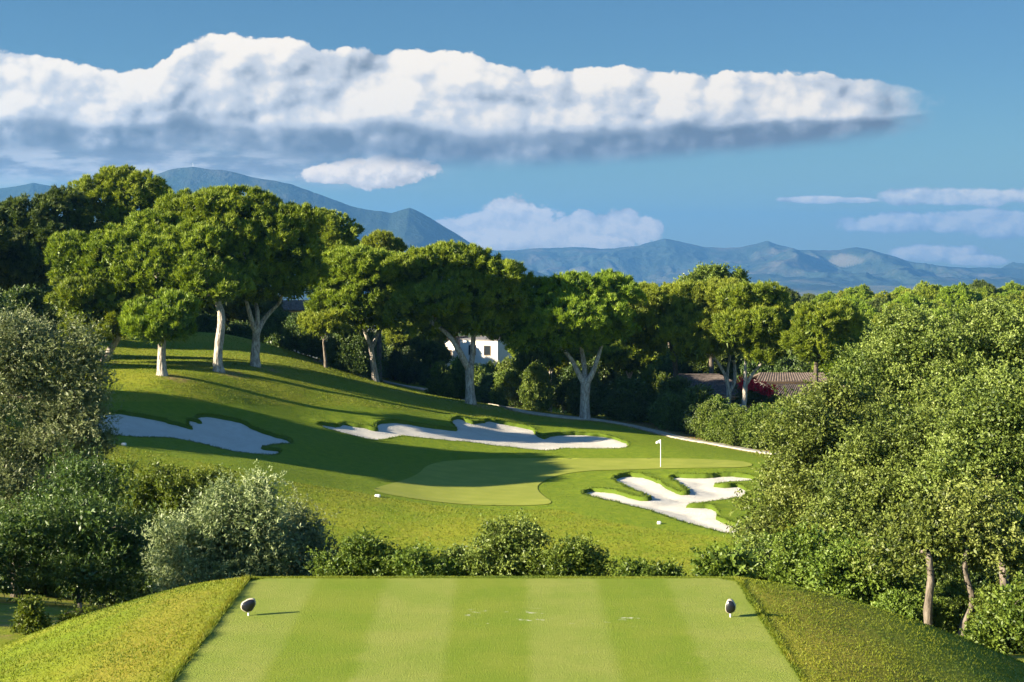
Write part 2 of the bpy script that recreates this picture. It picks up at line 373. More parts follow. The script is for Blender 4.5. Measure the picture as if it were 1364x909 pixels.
# ------------------------------------------------------------------ ground sheet
def grow(start, step, ratio, end):
    out = []; v = start; s = step
    while v < end: s *= ratio; v += s; out.append(v)
    return np.array(out)
def build_ground():
    xd = np.arange(-38, 38.01, .32); g = grow(38, .32, 1.13, 21000)
    xs = np.r_[-g[::-1], xd, g]
    ys = np.r_[np.arange(-60, 11, 3.), np.arange(12, 27, .3), np.arange(27, 88, .9), np.arange(88, 172, .36), grow(171.8, .4, 1.09, 21000)]
    X, Y = np.meshgrid(xs, ys); Z = height(X, Y)
    ny, nx = X.shape
    V = np.c_[X.ravel(), Y.ravel(), Z.ravel()]
    idx = np.arange(ny*nx).reshape(ny, nx)
    keep = np.ones((ny-1, nx-1), bool)
    extraV, tris, sands, fr = [], [], [], []
    nv = len(V)
    for bi, P in enumerate(BUNK):
        lo, hi = P.min(0)-.8, P.max(0)+.8
        i0, i1 = np.searchsorted(xs, lo[0])-1, np.searchsorted(xs, hi[0])+1
        j0, j1 = np.searchsorted(ys, lo[1])-1, np.searchsorted(ys, hi[1])+1
        keep[j0:j1, i0:i1] = False
        gi = idx[j0:j1+1, i0:i1+1].ravel()
        d, ins, _, _ = poly_dist(P, V[gi, 0], V[gi, 1])
        rim = np.zeros(idx[j0:j1+1, i0:i1+1].shape, bool); rim[[0, -1], :] = True; rim[:, [0, -1]] = True
        use = (d > .12) | rim.ravel()
        gi = gi[use]
        # a ring of turf edge and, one hand inside it, the edge of the sand
        T = np.roll(P, -1, 0)-np.roll(P, 1, 0); T /= np.linalg.norm(T, axis=1)[:, None]+1e-9
        area = .5*np.sum(P[:, 0]*np.roll(P[:, 1], -1)-np.roll(P[:, 0], -1)*P[:, 1])
        N = np.c_[-T[:, 1], T[:, 0]]*(1 if area > 0 else -1)
        R0 = P; R1 = P+N*.07
        r0 = np.c_[R0, height(R0[:, 0]-N[:, 0]*.02, R0[:, 1]-N[:, 1]*.02)]; r1 = np.c_[R1, height(R1[:, 0], R1[:, 1])]
        dd, ii, _, _ = poly_dist(P, R0[:, 0]-N[:, 0]*.02, R0[:, 1]-N[:, 1]*.02)
        pts = np.vstack([V[gi], r0, r1]); n0, n1 = len(gi), len(P)
        e = [(n0+k, n0+(k+1) % n1) for k in range(n1)]
        res = delaunay_2d_cdt([Vector((float(a), float(b))) for a, b in pts[:, :2]], e, [], 0, 1e-5)
        ov = np.array([[v.x, v.y] for v in res[0]]); orig = res[3]
        loc_z = np.empty(len(ov)); gl = np.full(len(ov), -1)
        miss = []
        for k, o in enumerate(orig):
            if o:
                loc_z[k] = pts[o[0], 2]
                if o[0] < n0: gl[k] = gi[o[0]]
            else: miss.append(k)
        if miss: loc_z[miss] = height(ov[miss, 0], ov[miss, 1])
        F = np.array([f for f in res[2] if len(f) == 3])
        a, b, c = ov[F[:, 0]], ov[F[:, 1]], ov[F[:, 2]]
        cr = (b[:, 0]-a[:, 0])*(c[:, 1]-a[:, 1])-(b[:, 1]-a[:, 1])*(c[:, 0]-a[:, 0]); F[cr < 0] = F[cr < 0][:, ::-1]
        ce = ov[F].mean(1); dI, iI, _, _ = poly_dist(P, ce[:, 0], ce[:, 1])
        edge = np.array([bool(o) and n0 <= min(o) < n0+n1 for o in orig])
        new = np.nonzero(gl < 0)[0]; gl[new] = nv+np.arange(len(new)); nv += len(new)
        extraV.append(np.c_[ov[new], loc_z[new]]); fr.append(np.ones(len(new)))
        inner = iI & ~edge[F].any(1)
        tris.append(gl[F[~inner]])
        FS = F[inner]; u, inv = np.unique(FS, return_inverse=True)
        sands.append((np.c_[ov[u], loc_z[u]], inv.reshape(-1, 3)))
    a = idx[:-1, :-1][keep]; b = idx[:-1, 1:][keep]; c = idx[1:, 1:][keep]; d = idx[1:, :-1][keep]
    F = np.vstack([np.c_[a, b, c], np.c_[a, c, d]]+tris)
    V = np.vstack([V]+extraV)
    # where the turf is cut and watered, and where the soil shows
    x, y = V[:, 0], V[:, 1]; lush = np.zeros(len(V)); dirt = np.zeros(len(V))
    k = np.nonzero((y > 88) & (y < 175) & (np.abs(x) < 60))[0]
    d, ins, _, _ = poly_dist(COLLAR, x[k], y[k]); sd = np.where(ins, d, -d)
    lush[k] = sstep(-.25, .25, sd)
    d, ins, nx_, ny_ = poly_dist(np.vstack([PATH, PATH[::-1]+1e-3]), x[k], y[k])
    side = (y[k] > ny_)
    dirt[k] = np.where(side, sstep(11, 5, d), sstep(2.0, .9, d))*sstep(88, 95, y[k])
    k = np.nonzero((y > 24) & (y < 86) & (np.abs(x) < 45))[0]
    dirt[k] = np.maximum(dirt[k], sstep(27, 31, y[k])*sstep(86, 80, y[k])*.42)
    for bx, by in [(216,500),(138,482),(291,495),(340,488),(500,508),(627,538),(779,558)]:     # needle litter below the pines
        b = ground_hit(bx, by, lo=100); rr = np.hypot(x-b[0]-1.2, (y-b[1])*.8)
        dirt = np.maximum(dirt, .52*np.exp(-(rr/2.6)**2))
    tee_near = np.hypot(np.maximum(np.maximum(TX0-x, x-TX1), 0), np.maximum(y-TY1, 0))
    lush = np.where((y < 26) & (y > 0), np.maximum(lush, .75*np.exp(-((y-TY1)/.35)**2)*(tee_near < 1.)), lush)
    g = mesh('ground', V, F, GRASS, smooth=True, pt_attr={'lush': lush, 'dirt': dirt, 'fringe': np.concatenate([np.zeros(len(X.ravel()))]+fr)})
    tag(g, 'rolling green golf course turf falling towards a wide plain', 'ground', kind='structure')
    labs = ['shaded bluish white bunker on the left hillside below the pines', 'long white bunker behind the green with scalloped upper edge', 'sunlit white bunker with grass fingers to the right of the flag']
    for (v, f), lab in zip(sands, labs):
        tag(mesh('sand_bunker', v, f, SAND, smooth=True), lab, 'bunker', kind='structure')

PATH_PX = [(436,486),(470,496),(520,511),(570,520),(618,530),(677,545),(720,552),(760,557),(800,560),(840,567),(880,577),(940,590),(985,598),(1040,606)]
PATH = resample(chaikin(np.array([ground_hit(a, b)[:2] for a, b in PATH_PX]), 2, False), .6, False)
build_ground()

def drape(name, P, step, off, mat, **k):
    """A thin sheet over the ground inside an outline."""
    lo, hi = P.min(0), P.max(0)
    gx, gy = np.meshgrid(np.arange(lo[0], hi[0], step), np.arange(lo[1], hi[1], step))
    q = np.c_[gx.ravel(), gy.ravel()]; d, ins, _, _ = poly_dist(P, q[:, 0], q[:, 1]); q = q[ins & (d > step*.4)]
    pts = np.vstack([P, q]); n = len(P)
    res = delaunay_2d_cdt([Vector((float(a), float(b))) for a, b in pts], [(i, (i+1) % n) for i in range(n)], [], 0, 1e-5)
    ov = np.array([[v.x, v.y] for v in res[0]]); F = np.array([f for f in res[2] if len(f) == 3])
    ce = ov[F].mean(1); d, ins, _, _ = poly_dist(P, ce[:, 0], ce[:, 1]); F = F[ins]
    a, b, c = ov[F[:, 0]], ov[F[:, 1]], ov[F[:, 2]]
    cr = (b[:, 0]-a[:, 0])*(c[:, 1]-a[:, 1])-(b[:, 1]-a[:, 1])*(c[:, 0]-a[:, 0]); F[cr < 0] = F[cr < 0][:, ::-1]
    return mesh(name, np.c_[ov, height(ov[:, 0], ov[:, 1])+off], F, mat, smooth=True, **k)
tag(drape('putting_green', GREEN, .5, .035, green_material()), 'pale close mown putting green around the white flagstick', 'putting green', kind='structure')
tee_out = resample(np.array([(TX0, TY0), (TX1, TY0), (TX1, TY1-.25), (TX1-.25, TY1), (TX0+.25, TY1), (TX0, TY1-.25)]), .2)
tag(drape('tee_lawn', tee_out, .3, .007, tee_material()), 'striped light and dark green tee in the foreground', 'tee', kind='structure')

# cart path with a raised pale kerb along its near side
def ribbon(line, w0, w1, z):
    T = np.gradient(line, axis=0); T /= np.linalg.norm(T, axis=1)[:, None]; N = np.c_[-T[:, 1], T[:, 0]]
    a = line+N*w0; b = line+N*w1
    return a, b
pa, pb = ribbon(PATH, -.9, .9, 0)
n = len(PATH); k = np.arange(n-1)
cols = [PATH+(pb-pa)*s for s in (-.5, -.25, 0, .25, .5)]
V = np.vstack([np.c_[c, height(c[:, 0], c[:, 1])+.06] for c in cols])
F = np.vstack([np.c_[j*n+k, j*n+k+1, (j+1)*n+k+1, (j+1)*n+k] for j in range(4)])
tag(mesh('cart_path', V, F, plain('path_concrete', (.36, .33, .28), .9, .2, 1.2, .2), smooth=True), 'pale cart path winding behind the bunkers below the pines', 'path', kind='structure')
ka, kb = ribbon(PATH, -1.04, -.93, 0)
za = height(ka[:, 0], ka[:, 1])+.12
V = np.vstack([np.c_[ka, za-.3], np.c_[ka, za], np.c_[kb, za], np.c_[kb, za-.3]])
F = np.vstack([np.c_[j*n+k, (j+1)*n+k, (j+1)*n+k+1, j*n+k+1] for j in range(3)])
tag(mesh('kerb', V, F, plain('kerb_stone', (.34, .31, .26), .9, .15, 2., .2)), 'low pale kerb edging the near side of the cart path', 'kerb', kind='structure')
HAZE, EXPO = 7e-5, 2.15

# ------------------------------------------------------------------ mountains
def mountain_mat(name, scrub, rock, snow=False):
    m, t, p, out = material(name)
    P = t.pos(); n = t.noise(P, .0016, 7., .62); n2 = t.noise(P, .008, 5., .65)
    nz = t.sep(t.n('ShaderNodeNewGeometry').outputs['Normal'])[2]
    f = t.add(t.step(n, .48, .66), t.mul(t.sub(n2, .5), 1.0))
    c = t.mix(f, scrub, rock)
    c = t.mix(t.step(t.add(nz, t.mul(t.sub(n2, .5), .5)), .45, .75, .8, 0.), c, tuple(v*1.15 for v in rock))
    t.link(c, p.inputs['Base Color']); p.inputs['Roughness'].default_value = .95; p.inputs['Specular IOR Level'].default_value = .05
    t.link(t.bump(t.add(n2, n), 1., 30.), p.inputs['Normal'])
    return m
def range_(name, label, crest, d, depth, base, mat, nx, ny, amp, sc_, seed, rough=6., top=None):
    """A mountain range with spurs: a crest line through given sky-line points, falling to both sides."""
    cr = np.array([[(px-UC)/FPX*d, CAMZ-(py-HY)/FPX*d] for px, py in crest])
    x = np.linspace(cr[0, 0], cr[-1, 0], nx); t = np.linspace(-1, 1.0, ny)
    X, T = np.meshgrid(x, t)
    H = np.interp(X, cr[:, 0], cr[:, 1])
    H = H+rough*(fbm(X/(sc_*.25), 0*X, 5, seed)-.5)*2
    Y = d+T*depth
    a = np.abs(T)
    warp = (fbm(X/sc_*.8, Y/sc_*.8, 4, seed+3)-.5)*1.6
    spur = fbm(X/sc_+warp, Y/(sc_*2.6)+warp*.4, 6, seed+1, .52, True)
    prof = np.exp(-a*2.1)*(1-a)**.8
    Z = base+(H-base)*prof+(spur-.62)*amp*np.clip(a*4.5, 0, 1)*(1-a)**.5
    Z = np.where(a > .985, base-30, Z)
    idx = np.arange(nx*ny).reshape(ny, nx)
    F = np.c_[idx[:-1, :-1].ravel(), idx[:-1, 1:].ravel(), idx[1:, 1:].ravel(), idx[1:, :-1].ravel()]
    o = mesh(name, np.c_[X.ravel(), Y.ravel(), Z.ravel()], F, mat, smooth=True)
    return tag(o, label, 'mountain', kind='structure')
GREENM = mountain_mat('mountain_scrub', (.020, .034, .026), (.050, .055, .045))
PALEM = mountain_mat('pale_mountain_rock', (.030, .048, .036), (.095, .088, .07))
range_('mountain', 'big blue mountain with a rounded summit and a long slope falling to the right',
       [(-420,330),(-300,300),(-150,262),(-60,262),(0,250),(45,242),(80,250),(130,246),(190,236),(225,225),(257,220),(290,224),(350,236),(390,244),(430,259),(460,271),(500,281),(522,283),(535,278),(545,275),(556,280),(575,291),
        (600,307),(640,331),(665,345),(700,358),(740,371),(800,386),(860,397),(920,402)], 9000., 2600., -195., GREENM, 620, 240, 190., 560., 11, 9.)
range_('mountain', 'wide pale blue mountain range along the horizon with several peaks',
       [(300,352),(480,345),(600,332),(660,333),(700,332),(760,329),(800,331),(850,327),(868,322),(885,318),(905,322),(940,328),(985,329),(1005,325),(1022,320),(1040,327),(1062,333),(1092,334),(1115,333),(1140,329),(1160,333),
        (1185,340),(1215,348),(1250,353),(1290,357),(1320,356),(1364,358),(1500,350),(1700,362),(1900,380)], 14500., 3600., -195., PALEM, 720, 260, 420., 820., 23, 11.)
range_('hill', 'low dark blue foothill in front of the far mountain range',
       [(900,402),(960,392),(1000,386),(1040,383),(1065,380),(1090,379),(1105,381),(1150,390),(1200,399),(1260,404)], 10500., 900., -195., GREENM, 200, 80, 50., 400., 31, 4.)
range_('hill', 'low pale ridge below the far mountain range at the right',
       [(860,402),(930,390),(985,381),(1010,378),(1060,377),(1085,376),(1120,384),(1180,389),(1300,392),(1420,398)], 11500., 900., -195., PALEM, 220, 80, 50., 400., 37, 4.)
def mast(name, px, py, d, h, label):
    w = W(px, py, d); e = empty(name, (w[0], w[1], w[2])); tag(e, label, 'mast')
    return e

# ------------------------------------------------------------------ plant building
def tube(paths, sides=8, seed=0, knob=.06):
    """Tapered limbs: each path is a list of (x, y, z, radius)."""
    r = np.random.default_rng(seed); VS, FS = [], []; base = 0
    for path in paths:
        P = np.array(path, float)
        # curve through the given points
        if len(P) > 2:
            s = np.arange(len(P)); ss = np.linspace(0, len(P)-1, (len(P)-1)*3+1); Q = np.empty((len(ss), 4))
            for c in range(4):
                i = np.clip(np.floor(ss).astype(int), 0, len(P)-2); f = ss-i
                p0 = P[np.clip(i-1, 0, None), c]; p1 = P[i, c]; p2 = P[i+1, c]; p3 = P[np.clip(i+2, None, len(P)-1), c]
                Q[:, c] = .5*((2*p1)+(-p0+p2)*f+(2*p0-5*p1+4*p2-p3)*f**2+(-p0+3*p1-3*p2+p3)*f**3)
            P = Q
        n = len(P); T = np.gradient(P[:, :3], axis=0); T /= np.linalg.norm(T, axis=1)[:, None]+1e-9
        ref = np.array([1., 0, 0]) if abs(T[0, 2]) > .6 else np.array([0, 0, 1.])
        A = np.cross(T, ref); A /= np.linalg.norm(A, axis=1)[:, None]+1e-9; B = np.cross(T, A)
        an = np.linspace(0, 2*np.pi, sides, endpoint=False)
        rad = P[:, 3][:, None]*(1+knob*r.standard_normal((n, sides)))
        V = P[:, None, :3]+rad[..., None]*(np.cos(an)[None, :, None]*A[:, None]+np.sin(an)[None, :, None]*B[:, None])
        VS.append(V.reshape(-1, 3))
        i = np.arange(n-1)[:, None]; j = np.arange(sides)[None]; j2 = (j+1) % sides
        FS.append((base+np.stack([i*sides+j+0*j2, i*sides+j2, (i+1)*sides+j2, (i+1)*sides+j+0*j2], -1)).reshape(-1, 4))
        base += n*sides
    return np.vstack(VS), np.vstack(FS)

def unit(v): return v/(np.linalg.norm(v, axis=-1, keepdims=True)+1e-9)
def on_lobes(lobes, spacing, zmin, r, cull=.80, jit=(.84, 1.13)):
    """Points spread over the outside of a union of ellipsoids, with their outward directions."""
    PS, NS = [], []
    for i, (cx, cy, cz, rx, ry, rz) in enumerate(lobes):
        p_ = 1.6; S = 4*np.pi*(((rx*ry)**p_+(rx*rz)**p_+(ry*rz)**p_)/3)**(1/p_)
        n = max(5, int(S/spacing**2)); d = unit(r.standard_normal((n*2, 3)))
        w = np.sqrt((d[:, 0]/rx)**2+(d[:, 1]/ry)**2+(d[:, 2]/rz)**2); w /= w.max()
        d = d[(r.random(n*2) < w*1.0+.1)][:n]; d = d[d[:, 2] > zmin]
        R = np.array([rx, ry, rz]); p = np.array([cx, cy, cz])+d*R*r.uniform(*jit, (len(d), 1))
        nn = unit(d/R); ok = np.ones(len(p), bool)
        for j, (ax, ay, az, bx, by, bz) in enumerate(lobes):
            if j == i: continue
            q = ((p-np.array([ax, ay, az]))/np.array([bx, by, bz])); ok &= (q**2).sum(1) > cull**2
        PS.append(p[ok]); NS.append(nn[ok])
    return np.vstack(PS), np.vstack(NS)

def sub_lobes(lobes, k, r, lo=.38, hi=.58, flat=1., spread=.66, core=.72):
    out = []
    for (cx, cy, cz, rx, ry, rz) in lobes:
        out.append((cx, cy, cz, rx*core, ry*core, rz*core))
        for d in unit(r.standard_normal((k, 3))*np.array([1, 1, .9])+np.array([0, 0, .15])):
            s = r.uniform(lo, hi); f = spread*r.uniform(.85, 1.12)
            out.append((cx+d[0]*rx*f, cy+d[1]*ry*f, cz+d[2]*rz*f, rx*s, ry*s, rz*s*flat))
    return out

def needle_crown(lobes, r, spacing=.82, clump=.50, puffs=8, per=20, length=.38, width=.080, up=.8, zmin=-.5, loose=.7):
    """Pine crown: clumps of upright needle tufts over the lobes."""
    P, N = on_lobes(lobes, spacing, zmin, r)
    m = len(P); shade = r.random(m)
    O = unit(N+np.array([0, 0, up]))
    D = unit(O[:, None]*.85+r.standard_normal((m, puffs, 3))*.62)
    Q = P[:, None]+D*(clump*r.uniform(.5, 1.1, (m, puffs, 1)))
    T = unit(O[:, None]+.55*D+np.array([0, 0, up*.7]))
    dr = unit(T[:, :, None]+loose*.75*r.standard_normal((m, puffs, per, 3)))
    b = Q[:, :, None]+r.standard_normal((m, puffs, per, 3))*clump*.13
    L = length*r.uniform(.65, 1.2, (m, puffs, per, 1))
    side = unit(np.cross(dr, r.standard_normal(dr.shape)))*width*.5
    V = np.stack([b-side, b+side, b+dr*L], -2).reshape(-1, 3)
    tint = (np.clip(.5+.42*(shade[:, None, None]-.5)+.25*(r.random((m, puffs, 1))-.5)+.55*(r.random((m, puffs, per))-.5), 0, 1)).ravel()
    # filler needles deeper inside the crown, tinted dark as inner shade
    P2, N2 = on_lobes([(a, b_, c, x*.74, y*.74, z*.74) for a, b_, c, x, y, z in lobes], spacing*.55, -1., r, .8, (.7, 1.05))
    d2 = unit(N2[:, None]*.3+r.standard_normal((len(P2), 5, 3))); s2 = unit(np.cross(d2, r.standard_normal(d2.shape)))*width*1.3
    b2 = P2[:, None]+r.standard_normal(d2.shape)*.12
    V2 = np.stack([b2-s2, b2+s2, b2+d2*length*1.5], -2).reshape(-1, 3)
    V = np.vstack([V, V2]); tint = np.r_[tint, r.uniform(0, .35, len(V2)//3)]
    return V, np.arange(len(V)).reshape(-1, 3), tint

def leaf_crown(lobes, r, spacing=.5, clump=.34, twigs=6, per=12, ll=.075, lw=.030, up=.25, zmin=-.8, tl=.42, cull=.72, droop=0.):
    """Broadleaf crown: twigs set with single leaves, gathered in clumps over the lobes."""
    P, N = on_lobes(lobes, spacing, zmin, r, cull, (.80, 1.13))
    m = len(P); shade = r.random(m)
    O = unit(N+np.array([0, 0, up])+.35*r.standard_normal(N.shape))
    T = unit(O[:, None]+.75*r.standard_normal((m, twigs, 3)))
    b = P[:, None]+r.standard_normal((m, twigs, 3))*clump*.45
    Lt = tl*r.uniform(.5, 1.25, (m, twigs, 1, 1))
    s = r.uniform(.1, 1., (m, twigs, per, 1))
    q = b[:, :, None]+T[:, :, None]*Lt*s; q[..., 2] -= droop*(s[..., 0]**2)*Lt[..., 0]
    ld = unit(.55*T[:, :, None]+.8*r.standard_normal((m, twigs, per, 3)))
    sz = r.uniform(.65, 1.2, (m, twigs, per, 1))
    side = unit(np.cross(ld, r.standard_normal(ld.shape)))
    a = ll*sz; w = lw*sz*.5
    V = np.stack([q, q+ld*a*.45+side*w, q+ld*a, q+ld*a*.45-side*w], -2).reshape(-1, 3)
    F = np.arange(len(V)).reshape(-1, 4)
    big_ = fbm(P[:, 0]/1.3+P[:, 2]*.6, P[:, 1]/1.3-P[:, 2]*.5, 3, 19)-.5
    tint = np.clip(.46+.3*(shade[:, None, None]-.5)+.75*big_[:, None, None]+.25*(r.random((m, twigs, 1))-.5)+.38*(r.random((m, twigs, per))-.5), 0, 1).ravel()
    # filler leaves deeper in, tinted dark for the pockets of shade
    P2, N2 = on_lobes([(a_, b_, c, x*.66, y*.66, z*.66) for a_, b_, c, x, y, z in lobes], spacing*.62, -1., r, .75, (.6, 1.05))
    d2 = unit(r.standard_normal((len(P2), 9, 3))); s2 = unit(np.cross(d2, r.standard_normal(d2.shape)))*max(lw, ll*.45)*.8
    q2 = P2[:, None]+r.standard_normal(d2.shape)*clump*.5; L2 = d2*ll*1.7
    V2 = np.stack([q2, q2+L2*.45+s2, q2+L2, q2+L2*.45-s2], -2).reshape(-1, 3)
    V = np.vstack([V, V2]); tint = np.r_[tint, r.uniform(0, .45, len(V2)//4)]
    return V, np.arange(len(V)).reshape(-1, 4), tint

def bark(name, a, b, sc_=3.):
    m, t, p, out = material(name)
    O = t.obj(); n = t.noise(t.vm('MULTIPLY', O, (1., 1., .28)), sc_*2.2, 6., .7); v = t.voro(t.vm('MULTIPLY', O, (1., 1., .35)), sc_*2.4)
    c = t.mix(t.step(n, .35, .65), a, b); c = t.mix(t.step(v, .05, .35, .6, 0.), c, tuple(x*.45 for x in a))
    t.link(c, p.inputs['Base Color']); p.inputs['Roughness'].default_value = .9; p.inputs['Specular IOR Level'].default_value = .15
    t.link(t.bump(t.add(v, n), 1., .05), p.inputs['Normal'])
    return m
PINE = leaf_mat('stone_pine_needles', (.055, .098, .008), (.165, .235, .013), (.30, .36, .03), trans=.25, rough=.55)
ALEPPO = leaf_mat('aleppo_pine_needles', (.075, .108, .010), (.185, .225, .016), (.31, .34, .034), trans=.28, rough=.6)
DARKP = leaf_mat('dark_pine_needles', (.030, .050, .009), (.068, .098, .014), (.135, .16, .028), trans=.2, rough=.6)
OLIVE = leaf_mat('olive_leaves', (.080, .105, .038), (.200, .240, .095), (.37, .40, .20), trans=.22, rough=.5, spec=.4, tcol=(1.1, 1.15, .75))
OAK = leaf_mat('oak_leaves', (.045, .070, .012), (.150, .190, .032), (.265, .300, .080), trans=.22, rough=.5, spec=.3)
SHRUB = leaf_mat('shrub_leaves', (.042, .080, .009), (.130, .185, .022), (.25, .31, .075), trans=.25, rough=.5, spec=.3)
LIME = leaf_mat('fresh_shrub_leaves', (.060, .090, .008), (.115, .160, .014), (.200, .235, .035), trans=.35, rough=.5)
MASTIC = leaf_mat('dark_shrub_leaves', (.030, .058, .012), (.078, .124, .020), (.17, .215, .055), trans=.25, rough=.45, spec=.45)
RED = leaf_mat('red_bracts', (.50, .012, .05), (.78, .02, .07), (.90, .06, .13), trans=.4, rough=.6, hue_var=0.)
PALEBARK = bark('pale_pine_bark', (.20, .17, .14), (.52, .465, .40))
GREYBARK = bark('grey_bark', (.085, .068, .052), (.19, .16, .13))
DARKBARK = bark('dark_bark', (.06, .048, .038), (.14, .115, .09))

def lobe(px, py, rx, ry, d, org, dd=0., deep=.9):
    w = W(px, py, d+dd); k = (d+dd)/FPX
    return (w[0]-org[0], w[1]-org[1], w[2]-org[2], rx*k, max(min(rx, 1.6*ry), ry*.8)*k*deep, ry*k)

def plant(name, org, label, cat, crown, cmat, trunk=None, tmat=None, group=None, seed=0, trunk_name='trunk', crown_name='crown'):
    e = empty(name, org); tag(e, label, cat, group)
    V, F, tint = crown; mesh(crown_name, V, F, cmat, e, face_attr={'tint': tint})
    if trunk: V, F = tube(trunk, 9, seed); mesh(trunk_name, V, F, tmat, e, smooth=True)
    return e

def limbs(top, targets, r0, r, sag=.0):
    """Limbs from a fork to the middles of lobes."""
    out = []
    for t in targets:
        sp = min(.9, .55*min(t[3], t[5])) if len(t) > 3 else .8
        t = np.array(t[:3], float); top = np.array(top, float); mid = top+(t-top)*.5; mid[:2] -= (t-top)[:2]*.12; mid[2] += .12*abs((t-top)[2])-sag
        out.append([(*top, r0), (*mid, r0*.62), (*(top+(t-top)*.98), r0*.22)])
        for _ in range(2):
            e = t+np.clip(r.standard_normal(3), -1.5, 1.5)*np.array([.9, .9, .45])*sp
            out.append([(*mid, r0*.36), (*((mid+e)/2+r.standard_normal(3)*.12), r0*.26), (*e, r0*.1)])
    return out

def px_path(pts, d, org):
    return [(*(W(px, py, d+dd)-org), rpx*.84*d/FPX) for px, py, rpx, dd in pts]

# --- the pines in the middle of the picture
def hero_pine(label, base, trunk_px, lobes_px, mat=PINE, tmat=PALEBARK, seed=0, dmin=100, sub=7, limb_r=None, name='stone_pine', group=None, d=None, **kw):
    r = np.random.default_rng(seed+100)
    if d is None:
        g = ground_hit(*base, lo=dmin, fn=height)
    else:
        w = W(base[0], base[1], d); g = np.array([w[0], d, float(height(w[0], d))])
    d = g[1]; org = np.array([g[0], d, g[2]-.15])
    L = [lobe(a, b+e*.08, c*.96, e*.84, d, org, dd) for a, b, c, e, dd in lobes_px]
    crown = needle_crown(sub_lobes(L, sub, r, .36, .54, .85, .61, .72), r, **kw)
    paths = []
    for tp in trunk_px: paths.append(px_path(tp, d, org))
    b0 = paths[0][0]; paths[0] = [(b0[0], b0[1], -.25, b0[3]*1.32), (b0[0], b0[1], .22, b0[3]*1.08)]+paths[0][1:]
    tops = [np.array(p[-1][:3]) for p in paths]
    lr = limb_r or paths[0][-1][3]*.6
    for l in L:
        near = min(range(len(tops)), key=lambda i: np.linalg.norm(tops[i]-np.array(l[:3])))
        tgt = np.array(l[:3]); tgt[2] -= l[5]*.2
        paths += limbs(tops[near], [np.r_[tgt, l[3:]]], lr, r)
    return plant(name, org, label, 'tree', crown, mat, paths, tmat, group, seed)

hero_pine('umbrella pine with pale straight trunk, lowest crown of the left hillside group', (216,500),
    [[(216,503,8.5,0),(215,480,6.8,0),(216,455,6,0),(216,440,5,0)]],
    [(212,425,44,30,0),(232,412,30,26,-1),(205,440,40,24,-1.5),(240,438,22,18,0)], seed=1)
hero_pine('leaning umbrella pine at the far left of the hillside with bright dense crown', (138,482),
    [[(138,484,7,0),(147,466,5.5,0),(158,448,4.6,0),(160,430,4,0)]],
    [(140,405,70,38,0),(105,392,40,26,-1),(170,385,50,30,1),(130,440,50,20,-1),(185,420,40,30,0)], seed=2)
hero_pine('thick pale trunk pine whose broad bright crown rises behind the two lower pines', (291,495),
    [[(291,498,9.5,0),(290,480,7.4,0),(292,455,6.8,0),(295,425,6,0),(290,400,5,0)]],
    [(190,345,115,62,3),(270,380,55,45,0),(120,345,55,42,4),(215,320,80,38,5),(265,345,60,50,2),(160,390,60,30,4)], seed=3, sub=9)
hero_pine('tall umbrella pine with forked white limbs under a big dark sided crown', (340,488),
    [[(340,491,8.5,0),(340,468,6.8,0),(342,443,6.3,0)],[(342,445,5,0),(352,425,3.6,1),(372,404,2.6,1)],[(341,445,5,0),(333,420,3.6,-1),(328,400,3,-1)],[(342,443,4,0),(343,415,3.2,0),(336,390,2.6,2)]],
    [(320,330,100,72,0),(250,290,60,36,2),(300,285,80,38,0),(370,300,55,40,0),(390,360,36,50,0),(340,375,70,40,-1),(270,330,60,50,1)], seed=4, sub=9, limb_r=.16)
hero_pine('umbrella pine beside the path with slender forked white trunk', (500,508),
    [[(500,511,6,0),(497,485,4.6,0),(494,462,4.2,0)],[(495,464,3.6,0),(488,447,3.,0),(479,425,2.4,0)],[(495,464,3.4,0),(503,445,2.6,1),(508,425,2.2,1)]],
    [(485,385,70,52,0),(440,370,40,36,1),(475,350,55,28,0),(520,360,45,32,2),(535,400,35,40,0),(430,410,25,25,0),(490,420,55,22,0)], seed=5, sub=8, limb_r=.12)
hero_pine('broad umbrella pine behind the long bunker with thick pale trunk and dark forked limbs', (627,538),
    [[(627,541,8.5,0),(626,515,7,0),(625,490,7.5,0)],[(625,493,5.5,0),(610,465,4.6,-1),(596,445,3.6,-1),(575,430,3,-1)],[(627,492,5,0),(630,465,4.2,1),(631,440,3.6,1)],[(622,490,4,0),(612,470,3.4,1),(603,440,3,2)]],
    [(610,395,80,58,0),(560,360,45,32,1),(600,348,60,28,0),(650,365,50,34,0),(672,400,28,36,0),(560,410,42,34,0),(640,430,45,26,-1),(590,435,45,22,0)], seed=6, sub=9, limb_r=.15)
hero_pine('shadowed umbrella pine behind the green with a stout bluish trunk and fanned limbs', (779,558),
    [[(779,562,8.5,0),(779,535,7.5,0),(780,510,7.5,0)],[(778,512,5,0),(768,492,4,0),(756,472,3.2,0),(735,455,2.6,0)],[(781,512,5,0),(790,495,4.2,0),(797,475,3.2,0),(805,450,2.4,1)],[(779,510,4.6,0),(778,485,4,1),(772,455,3,1)]],
    [(755,420,85,52,0),(790,395,65,36,1),(720,395,50,30,2),(700,440,42,36,0),(745,450,60,32,-1),(810,430,34,34,0),(815,390,40,30,2)], seed=7, sub=8, limb_r=.14)
hero_pine('slim pine with a dark bare trunk behind the right of the green', (901,540),
    [[(901,552,5,0),(901,520,4.6,0),(899,485,4,0),(893,455,3.2,0)]],
    [(880,425,52,42,0),(860,400,40,30,2),(905,400,40,30,0),(860,450,34,24,0)], tmat=DARKBARK, seed=8, d=172, mat=ALEPPO)
